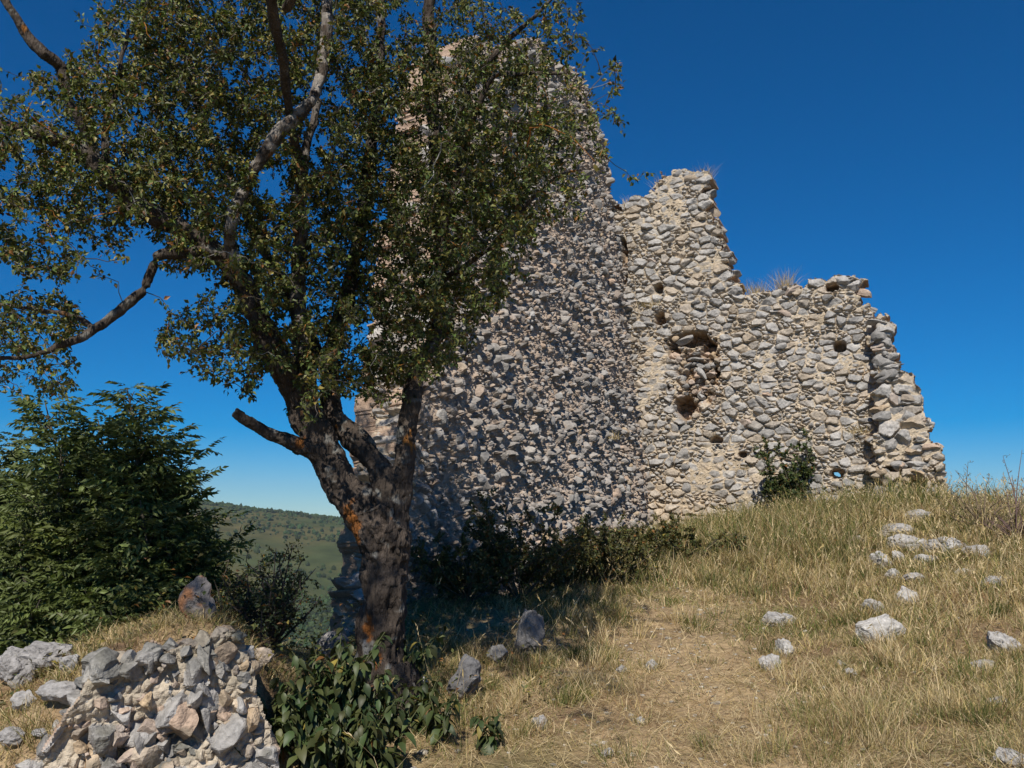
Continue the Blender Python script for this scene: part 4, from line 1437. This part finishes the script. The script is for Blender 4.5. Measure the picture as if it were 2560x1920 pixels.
RIM = []
ROCKS = [
    (881, 642, 46, 27, "large white slab of rock tilted on the dry slope, dark hollow under its left end", 1, .75, .18),
    (905, 604, 26, 18, "knobbly white rock just above the large tilted slab", 2, .6, .25),
    (871, 612, 24, 15, "grey half buried rock up left of the large tilted slab", 3, .35, .35),
    (780, 622, 32, 11, "flat grey rock in the grass at the left end of the dry path", 4, .3, .3),
    (783, 654, 20, 16, "upper of the two pale rocks in the middle of the slope", 5, .55, .25),
    (771, 668, 22, 14, "lower, mottled one of the two pale rocks in the middle of the slope", 6, .3, .3),
    (881, 566, 20, 17, "bright white rock at the lower left of the stony patch below the wall end", 7, .75, .25),
    (897, 560, 13, 11, "small white rock right beside the bright white one below the wall end", 8, .6, .25),
    (915, 548, 22, 14, "pale rock in the middle of the stony patch below the wall end", 9, .6, .25),
    (945, 552, 36, 17, "large grey rounded rock right of the stony patch", 10, .3, .3),
    (977, 556, 24, 12, "low grey rock right of the large rounded one, in long grass", 11, .25, .3),
    (860, 544, 16, 12, "grey rock at the left rim of the stony patch under tall grass", 12, .3, .3),
    (902, 545, 30, 12, "broad flat grey rock heading the stony patch", 13, .35, .35),
    (898, 532, 44, 10, "long flat ledge of grey rock below the pier", 14, .35, .4),
    (912, 518, 40, 10, "highest ledge of grey rock, just under the pier's foot", 15, .3, .4),
    (925, 563, 24, 12, "grey rock under the stony patch, next to green grass", 16, .3, .35),
    (895, 578, 16, 11, "small pale rock below the stony patch", 17, .5, .3),
    (915, 580, 20, 9, "flat grey rock below the stony patch, right of a small pale one", 18, .35, .35),
    (962, 575, 22, 8, "flat grey rock in grass under the low one on the right slope", 19, .3, .35),
    (992, 586, 24, 11, "grey rock by the green grass patch on the right slope", 20, .3, .3),
    (1003, 650, 34, 20, "large grey white outcrop near the right picture edge", 21, .4, .35),
    (985, 668, 26, 9, "flat rock sloping down left of the grey white outcrop at the right edge", 22, .4, .35),
    (1000, 708, 26, 12, "grass covered rock low on the right slope", 23, .3, .35),
    (1010, 762, 30, 14, "grey rock in the bottom right corner", 24, .25, .3),
    (651, 667, 15, 7, "flat whitish stone on the dry path, right of its darker neighbour", 25, .6, .3),
    (620, 671, 14, 7, "greyish flat stone on the dry path nearest the shaded ground", 26, .4, .3),
    (641, 724, 9, 9, "small white stone standing alone on the dry grass at bottom centre", 27, .7, .25),
    (608, 756, 12, 7, "small flat stone near the bottom edge on the dry grass", 28, .5, .3),
    (538, 726, 16, 14, "small dark grey stone casting a shadow at the path's left edge", 29, .1, .25),
    (842, 665, 12, 6, "small grey stone below the large tilted slab", 30, .4, .3),
    (822, 690, 8, 5, "tiny white stone on bare soil below the large tilted slab", 31, .8, .2),
    (850, 676, 13, 8, "grey stone on bare soil right of the tiny white one", 32, .3, .3),
]
for (x, y, w, h, lab, sd, pale, sk) in ROCKS:
    rock(x, y + 1, w * 1.15, h * (1.1 if sd == 1 else .92), lab, 1000 + sd, pale=pale * .9, sink=.3 if sd == 1 else 1.0, name="rock" if w > 16 else "stone", cat="rock" if w > 16 else "stone", depth=.55 if sd == 1 else 1.25, sd_flat=sd == 1, lean=.22 if sd == 1 else R.normal(0, .12), sub=5 if w > 16 else 4)
rock(529, 657, 32, 46, "upright grey boulder with rounded top standing in the shade behind the path", 1101, pale=.0, tint=(.55, .55, .57), name="boulder", cat="boulder", group="boulders round the old tree", depth=.8, sink=.15)  # tint darkened to put the shade it stands in into its colour
rock(465, 702, 38, 44, "dark boulder in the shade right of the trunk", 1102, pale=.0, tint=(.42, .43, .46), name="boulder", cat="boulder", group="boulders round the old tree", sink=.2)  # near-black shade painted into this tint
rock(498, 664, 22, 18, "low grey boulder in the dry weeds between the dark and the upright boulders", 1103, pale=.0, tint=(.7, .7, .7), name="boulder", cat="boulder", group="boulders round the old tree", sink=.3)
rock(331, 664, 34, 30, "grey boulder on the drop edge left of the trunk", 1104, pale=.05, tint=(.8, .8, .82), name="boulder", cat="boulder", group="boulders round the old tree", sink=.2)
rock(415, 690, 24, 14, "small boulder by the shaded right foot of the trunk", 1107, pale=.1, name="boulder", cat="boulder", group="boulders round the old tree", sink=.3)
rock(262, 672, 22, 20, "pitted tan stone beside the thorny shrub", 1105, tint=(1.15, 1.0, .85), pale=.15, name="stone", cat="stone", group=None, rough=.13, sink=.15)
rock(198, 620, 38, 42, "dark square stone with orange lichen on top of the earth heap", 1106, tint=(.42, .41, .43), name="boulder", cat="boulder", group="boulders round the old tree", lichen=.7, pale=.0, depth=.6, sink=.2, sd_flat=True)
for (x, y, w, h, lab, sd, pl) in [(45, 672, 60, 30, "long grey boulder at far left under the ash trees", 1, .2), (12, 690, 40, 34, "grey pitted boulder at the left picture edge", 2, .15), (62, 716, 46, 22, "white pointed rock wedged against the rubble wall's left end", 3, .65),
                                  (88, 690, 14, 16, "small grey stone between the long boulder and the rubble wall", 4, .3), (12, 752, 30, 20, "grey boulder in the bottom left corner", 5, .15), (24, 712, 26, 20, "tan rubble stone below the pitted boulder", 6, .3), (40, 742, 18, 9, "low stone half sunk in grass left of the rubble wall", 7, .3), (20, 668, 34, 22, "grey rubble block behind the pitted boulder under the ash trees", 8, .2), (52, 694, 16, 12, "small tan rubble stone right of the tan one below the pitted boulder", 9, .3), (70, 672, 22, 18, "grey block leaning between the long boulder and the rubble wall top", 10, .2)]:
    rock(x, y, w, h, lab, 1200 + sd, pale=pl * .5, tint=(.85, .85, .87), name="boulder" if w > 20 else "stone", cat="boulder" if w > 20 else "stone", group="boulders in the left foreground", sink=.2, depth=.7)

# ------------------------------------------------------------------ grass
def wall_dist(x, y):
    """distance in front of the facing wall / rough wall"""
    p = np.stack([x - B0[0], y - B0[1]], -1)
    df = p @ FN[:2]
    s = p @ FU[:2]
    q = np.stack([x - A0[0], y - A0[1]], -1)
    dr = q @ DN[:2]
    return df, s, dr


def sample(n, x0, x1, y0, y1):
    x, y = R.uniform(x0, x1, n), R.uniform(y0, y1, n)
    df, s, dr = wall_dist(x, y)
    sc_ = 512 + FPX * x / np.maximum(y, .1)
    ok = (df > .03) & (dr > .03) & (sc_ > -80) & (sc_ < 1500)
    return x[ok], y[ok]


def visible_lod(x, y, ref=6.0):
    return np.clip((ref / np.hypot(x, y)) ** 1.3, 0, 1)


STRAW, GOLD, OLIVE, GREEN_, BROWNG = (np.array(c) for c in ([.58, .465, .28], [.47, .36, .165], [.20, .195, .065], [.085, .115, .03], [.27, .175, .09]))


def grass_cols(n, p):
    tab = np.array([STRAW, GOLD, OLIVE, GREEN_, BROWNG])
    cum = np.cumsum(p, axis=1) / np.sum(p, axis=1, keepdims=True)
    k = (R.random((n, 1)) > cum).sum(1).clip(0, 4)
    return tab[k] * R.uniform(.65, 1.3, (n, 1))


# short dry turf with straw
x, y = sample(560000, -5, 11, 3.2, 20)
keep = R.random(len(x)) < visible_lod(x, y, 5.5)
x, y = x[keep], y[keep]
dry = n2(x, y, .55, 4, 21) + .25 * n2(x, y, 2.2, 4, 33)
clump = n2(x, y, 1.6, 3, 55)
bare = n2(x, y, .8, 3, 58) * 1.6 + .5 * n2(x, y, 3.0, 2, 57)
keep = R.random(len(x)) < np.clip(.75 + clump * 1.3 - np.clip(bare, 0, 1) * 1.0, .06, 1)
keep &= R.random(len(x)) > .88 * sstep(1.0, .45, np.abs(x - (1.0 + .2 * (y - 5.2) + .35 * n2(x, y, .5, 2, 61)))) * sstep(12.5, 10.5, y)
x, y, dry, clump = x[keep], y[keep], dry[keep], clump[keep]
n = len(x)
z = gz(x, y)
gr = np.clip(.5 + dry * 1.6, 0, 1)
cols = grass_cols(n, np.stack([1.3 - .9 * gr, .5 * np.ones(n), .25 + gr * 1.2, .05 + gr * .9, .45 - .1 * gr], 1))
h = R.uniform(.02, .062, n) * (1 + 1.2 * np.clip(clump, -.4, 1) + gr * .7 + 1.1 * sstep(2.2, 4.0, x))
far = np.hypot(x, y) / 6.0
D = np.stack([R.normal(0, .75, n), R.normal(0, .75, n), np.ones(n)], 1)
mb = MB()
add_blades(mb, np.stack([x, y, z - .008], 1), D, h * np.clip(far, 1, 1.6), .0046 * np.clip(far, .8, 2.2), R.uniform(.2, 1.1, n), cols)
print("turf", n)
# straw litter lying flat
x, y = sample(520000, -5, 11, 3.2, 18)
keep = R.random(len(x)) < visible_lod(x, y, 5.5) * np.clip(.75 + 1.4 * n2(x, y, 1.3, 4, 156), .38, 1)
x, y = x[keep], y[keep]
n = len(x)
D = np.stack([R.normal(0, 1, n), R.normal(0, 1, n), R.uniform(-.05, .35, n)], 1)
lp = np.clip(.5 + 1.2 * n2(x, y, 1.1, 4, 59), 0, 1)
cols = grass_cols(n, np.stack([.5 + 1.5 * lp, .4 + .4 * lp, .12 + 0 * lp, .0 * lp, 1.3 - lp], 1))
add_blades(mb, np.stack([x, y, gz(x, y) + .012], 1), D, R.uniform(.06, .22, n), .0042 * np.clip(np.hypot(x, y) / 6, .8, 2.2), R.uniform(0, .5, n), cols)
# grass growing up round every rock
for p, w, d in RIM:
    n = int(420 * (w + d) * 2) + 50
    a_ = R.uniform(0, 2 * math.pi, n)
    rr_ = R.uniform(.75, 1.35, n)
    x, y = p[0] + np.cos(a_) * w * rr_, p[1] + np.sin(a_) * d * rr_
    add_blades(mb, np.stack([x, y, gz(x, y) - .01], 1), np.stack([R.normal(0, .5, n), R.normal(0, .5, n), np.ones(n)], 1), R.uniform(.04, .17, n), np.full(n, .0045), R.uniform(.2, 1.0, n), grass_cols(n, np.tile([[.8, .6, .5, .3, .5]], (n, 1))))
tag(mb.build("dry_grass", M_GRASS), kind="stuff")

# tall grass below the walls, on the right slope and in tufts
x, y = sample(520000, -3, 11.5, 3.4, 20.5)
df, s, dr = wall_dist(x, y)
band = sstep(9.0, 6.2, df + 1.6 * n2(x, y, .6, 3, 71) + 6.0 * sstep(4.4, 6.0, s)) * sstep(-2.6, .2, s)
right = sstep(5.2, 7.2, x - .18 * (y - 8)) * .75
tuft = sstep(.22, .5, n2(x, y, .9, 3, 72)) * .30 * sstep(-1.5, 1.5, x - .1 * y)
path = sstep(.0, 1.0, np.abs(x - (1.2 + .06 * y)) - .9)
m = np.clip(np.maximum(np.maximum(band, right), tuft * path), 0, 1)
m = m * np.clip(.85 + 1.3 * n2(x, y, 2.4, 3, 73), .2, 1)
keep = R.random(len(x)) < m * .24
x, y, m, band = x[keep], y[keep], m[keep], band[keep]
n = len(x)
gr = np.clip(.42 + .42 * band + 1.4 * n2(x, y, .8, 3, 74), 0, 1)
cols = grass_cols(n, np.stack([1.0 - .6 * gr, .5 - .2 * gr, .45 + gr * .8, .15 + gr * 1.3, .3 + 0 * gr], 1))
h = (R.uniform(.10, .34, n) + .62 * band * R.random(n) ** 1.6) * (1 + .45 * n2(x, y, 1.2, 2, 75))
D = np.stack([R.normal(0, .28, n), R.normal(0, .28, n), np.ones(n)], 1)
far = np.hypot(x, y) / 8.0
mb = MB()
add_blades(mb, np.stack([x, y, gz(x, y) - .01], 1), D, h, .0055 * np.clip(far, .6, 2.4), R.uniform(.1, .9, n), cols)
print("tall", n)
# tussocks: blades fanning from one root, each clump of its own height and colour
x0, y0 = sample(14000, -2, 11.5, 3.6, 20.5)
df, s_, dr = wall_dist(x0, y0)
band = sstep(9.0, 6.0, df + 1.6 * n2(x0, y0, .6, 3, 71) + 6.0 * sstep(4.4, 6.0, s_)) * sstep(-2.8, -.2, s_)
rgt = sstep(2.2, 5.0, x0 - .12 * (y0 - 6)) * .55
for q_, rr_ in ((ghit(575, 688), .55), (ghit(612, 668), .5), (ghit(545, 668), .45), (ghit(480, 690), .6), (ghit(640, 605), .9), (ghit(590, 625), .7), (ghit(440, 668), .6), (ghit(820, 750), .7), (ghit(960, 720), .8)):
    if rr_:
        rgt = np.maximum(rgt, 1.3 * np.exp(-((x0 - q_[0]) ** 2 + (y0 - q_[1]) ** 2) / rr_ ** 2))
keep = R.random(len(x0)) < np.maximum(np.maximum(band, rgt), .05) * np.clip(.6 + 1.4 * n2(x0, y0, .9, 3, 171), .05, 1)
x0, y0, band = x0[keep], y0[keep], band[keep]
PX, PD, PH, PW, PB, PC = [], [], [], [], [], []
for a_, b_, w_ in zip(x0, y0, band):
    m_ = int(R.integers(30, 95))
    kind = R.random() + (.16 * w_ if R.random() < .8 else 0)
    pal = [1.5, .6, .2, .05, .3] if kind < .42 else ([.3, .5, 1.3, .6, .3] if kind < .68 else ([.15, .2, .8, 1.4, .2] if kind < .86 else [.3, .9, .2, 0, 1.2]))
    hh_ = R.uniform(.10, .30) + .34 * w_ * R.random()
    sp = R.uniform(.03, .10)
    off = R.normal(0, sp, (m_, 2))
    if abs(a_ - (1.0 + .2 * (b_ - 5.2))) < .75 and b_ < 11.5 and R.random() < .8:
        continue
    PX.append(np.stack([a_ + off[:, 0], b_ + off[:, 1], np.zeros(m_)], 1))
    ln = R.normal(0, .18, 2)
    PD.append(np.stack([off[:, 0] * 4 + ln[0] + R.normal(0, .15, m_), off[:, 1] * 4 + ln[1] + R.normal(0, .15, m_), np.ones(m_)], 1))
    PH.append(hh_ * R.uniform(.45, 1.1, m_))
    PB.append(R.uniform(.1, 1.0, m_))
    PC.append(grass_cols(m_, np.tile([pal], (m_, 1))) * R.uniform(.8, 1.15))
PX, PD, PH, PB, PC = (np.concatenate(a_) for a_ in (PX, PD, PH, PB, PC))
PX[:, 2] = gz(PX[:, 0], PX[:, 1]) - .01
add_blades(mb, PX, PD, PH, .0052 * np.clip(np.hypot(PX[:, 0], PX[:, 1]) / 8, .6, 2.2), PB, PC)
print("tussock blades", len(PX))
# long dry stalks with seed heads
x, y = sample(9000, -1, 10.5, 3.6, 20)
df, s, dr = wall_dist(x, y)
keep = R.random(len(x)) < np.clip(.12 + .8 * sstep(5, 1, df) + .5 * sstep(3, 6, x), 0, 1)
x, y = x[keep], y[keep]
n = len(x)
D = np.stack([R.normal(0, .35, n), R.normal(0, .25, n), np.ones(n)], 1)
hc_ = grass_cols(n, np.tile([[1.6, .8, .1, 0, .2]], (n, 1)))
m_, t_ = add_blades(mb, np.stack([x, y, gz(x, y)], 1), D, R.uniform(.3, .75, n), .004 * np.clip(np.hypot(x, y) / 7, .7, 2), R.uniform(.1, .7, n), hc_)
for j in range(3):      # seed heads
    add_leaves(mb, t_ - (t_ - m_) * (.12 * j), (t_ - m_) + R.normal(0, .06, (n, 3)), R.normal(0, 1, (n, 3)), R.uniform(.03, .06, n), R.uniform(.008, .014, n) * np.clip(np.hypot(x, y) / 8, .8, 1.6), hc_ * .95)
tag(mb.build("tall_grass", M_GRASS), kind="stuff")

# low green weeds in the shade and among the grass
x, y = sample(130000, -3.2, 10.5, 5.0, 20)
df, s, dr = wall_dist(x, y)
shade = sstep(2.6, .6, dr) * .8 + sstep(1.7, .4, np.hypot(x + .9, y - 7.2)) * .8
m = np.maximum(np.maximum(shade, sstep(8.0, 4.0, df) * sstep(-1, 1, s) * sstep(6, 4.5, s) * .8), sstep(.25, .5, n2(x, y, .7, 3, 81)) * .35 * sstep(1.5, 3, x))
keep = R.random(len(x)) < m * np.clip(.4 + n2(x, y, 1.8, 3, 82) * 1.6, 0, 1)
x, y = x[keep], y[keep]
n = len(x)
hh = R.uniform(.02, .22, n) * (1 + 1.6 * (R.random(n) < .35))
P = np.stack([x, y, gz(x, y) + hh], 1)
L = R.uniform(.025, .06, n)
mb = MB()
add_leaves(mb, P, np.stack([R.normal(0, 1, n), R.normal(0, 1, n), R.normal(.1, .5, n)], 1), np.stack([R.normal(0, .4, n), R.normal(0, .4, n), np.ones(n)], 1), L, L * .5, leaf_cols(n, (.085, .095, .03), .3, .08, .08))
tag(mb.build("weeds", M_LEAF), kind="stuff")

# grass on the earth heap behind the rubble wall
n = 16000
x, y = R.uniform(-4.2, -1.3, n), R.uniform(4.3, 7.4, n)
w_ = np.stack([x - W0[0], y - W0[1]], -1) @ WN[:2]
k = (w_ < -.0) | (R.random(n) < .0)
k &= R.random(n) < np.clip(.5 + n2(x, y, 2.0, 3, 95), 0, 1)
x, y, w_ = x[k], y[k], w_[k]
n = len(x)
z = gz(x, y)
cols = grass_cols(n, np.tile([[.5, .8, .9, .5, .6]], (n, 1)))
mb = MB()
add_blades(mb, np.stack([x, y, z - .01], 1), np.stack([R.normal(0, .6, n), R.normal(0, .6, n) - .3, np.ones(n)], 1), R.uniform(.06, .18, n), np.full(n, .004), R.uniform(.2, 1.0, n), cols)
tag(mb.build("heap_grass", M_GRASS), kind="stuff")


def tuft(p, n, h, label, spread=.12, col=None, lean=.45, seed=0):
    m = MB()
    r = np.random.default_rng(seed)
    P = np.array(p) + r.normal(0, spread, (n, 3)) * np.array([1, 1, .1])
    D = np.stack([r.normal(0, lean, n), r.normal(0, lean, n), np.ones(n)], 1)
    C = grass_cols(n, np.tile([[1.2, 1.0, .25, .0, .6]], (n, 1))) if col is None else np.tile(col, (n, 1)) * r.uniform(.7, 1.3, (n, 1))
    add_blades(m, P - np.array(p), D, h * r.uniform(.4, 1.1, n), np.full(n, .006), r.uniform(.1, .7, n), C)
    o = m.build("grass_tuft", M_GRASS)
    o.location = p
    return tag(o, label, "grass tuft", "dry grass tufts on the castle walls")


def on_face(x, y, back):
    u, v = plane_uv(x, y, B0, FU, ZV, FN)
    return B0 + FU * u + ZV * v - FN * back


TF = [(755, 294, .3, 240, .55, "shorter dry tuft on the low wall top, left of the tallest one", .12),
      (783, 290, .3, 260, .75, "tallest dry tuft on the low part of the wall top", .10),
      (660, 188, .2, 150, .5, "dry tuft on the shoulder left of the highest wall point", .1),
      (702, 178, .3, 180, .6, "wispy dry tuft right of the highest wall point", .1),
      (626, 205, .2, 120, .4, "reddish dry tuft where the sunlit wall meets the rough one", .1),
      (650, 308, -.1, 110, .28, "yellowish tuft hanging in the corner between the two castle walls", .12),
      (858, 434, -.08, 130, .3, "dry tuft on the ledge beside the straight joint of the wall", .16),
      (745, 470, -.06, 60, .22, "small dry tuft in a crack left of the bush", .08),
      (805, 296, -.02, 60, .24, "green brown tuft in a hollow under the low wall top", .03)]
for k, (x, y, bk, n, h, lab, sp) in enumerate(TF):
    tuft(on_face(x, y, bk), n, h, lab, sp, seed=500 + k)
u, v = plane_uv(606, 440, A0, DU, RV, RN)
tuft(A0 + DU * u + RV * v + RN * .1, 90, .25, "dry tuft growing out of the face of the rough wall", .1, seed=520)

# ------------------------------------------------------------------ far trees on the hill
n = 40000
x, y = R.uniform(-760, 60, n), R.uniform(380, 1200, n)
dens = n2(x, y, .011, 3, 131) + .5 * n2(x, y, .04, 2, 132)
pw = np.where(y < 760, .95 + dens, .12 + .5 * dens)
pw = np.where(y > 1140, .8, pw)
k = R.random(n) < pw
x, y = x[k], y[k]
z = hill_z(x, y)
mb = MB()
vb, fb = ICO[1]
for a_, b_, c_ in zip(x, y, z):
    s = R.uniform(1.2, 3.4) * (1.0 if b_ < 760 else .85)
    w = vb * np.array([s, s, s * R.uniform(.8, 1.2)])
    w = w * (1 + .28 * R.normal(0, 1, (len(w), 1)).clip(-1, 1.3))
    mb.add(w + np.array([a_, b_, c_ + s * .55]), np.array([.034, .052, .020]) * R.uniform(.6, 1.5) * np.array([R.uniform(.9, 1.3), 1, 1]), tris=fb)
tag(mb.build("hill_woods", M_FOREST, smooth=False), kind="stuff")

# ------------------------------------------------------------------ haze: the air between here and the far hill
hz = bpy.data.materials.new("haze_air")
hz.use_nodes = True
hn, hl = hz.node_tree.nodes, hz.node_tree.links
hn.clear()
ho = hn.new("ShaderNodeOutputMaterial")
hp = hn.new("ShaderNodeVolumePrincipled")
hp.inputs['Color'].default_value = (.62, .78, 1.0, 1)
hp.inputs['Density'].default_value = .00009
hp.inputs['Anisotropy'].default_value = 0.0
hl.new(hp.outputs['Volume'], ho.inputs['Volume'])
bm = bmesh.new()
bmesh.ops.create_cube(bm, size=1.0)
for v_ in bm.verts:
    v_.co = ((-3700, 3700)[v_.co.x > 0], (-3700, 3700)[v_.co.y > 0], (-420, 160)[v_.co.z > 0])
me = bpy.data.meshes.new("haze")
bm.to_mesh(me)
bm.free()
me.materials.append(hz)
o = bpy.data.objects.new("haze", me)
COL.objects.link(o)
tag(o, kind="stuff")

# ------------------------------------------------------------------ small chips of stone trodden into the path
x, y = sample(1500, -.8, 5.0, 3.6, 13)
pm = sstep(1.5, .4, np.abs(x - (1.0 + .2 * (y - 5.2)))) * .8 + .2
k = R.random(len(x)) < pm
x, y = x[k], y[k]
z = gz(x, y)
mb = MB()
rng = np.random.default_rng(71)
for a_, b_, c_ in zip(x, y, z):
    v_, f_ = PROTO_S[rng.integers(14)]
    r_ = rng.uniform(.006, .02) * (1.7 if rng.random() < .07 else 1)
    w = (v_ @ rotmat(rng).T) * np.array([r_ * 1.3, r_, r_ * .6])
    mb.add(w + np.array([a_, b_, c_ + r_ * .25]), np.array([.36, .33, .28]) * rng.uniform(.6, 1.35), tris=f_)
tag(mb.build("gravel", M_ROCK), kind="stuff")
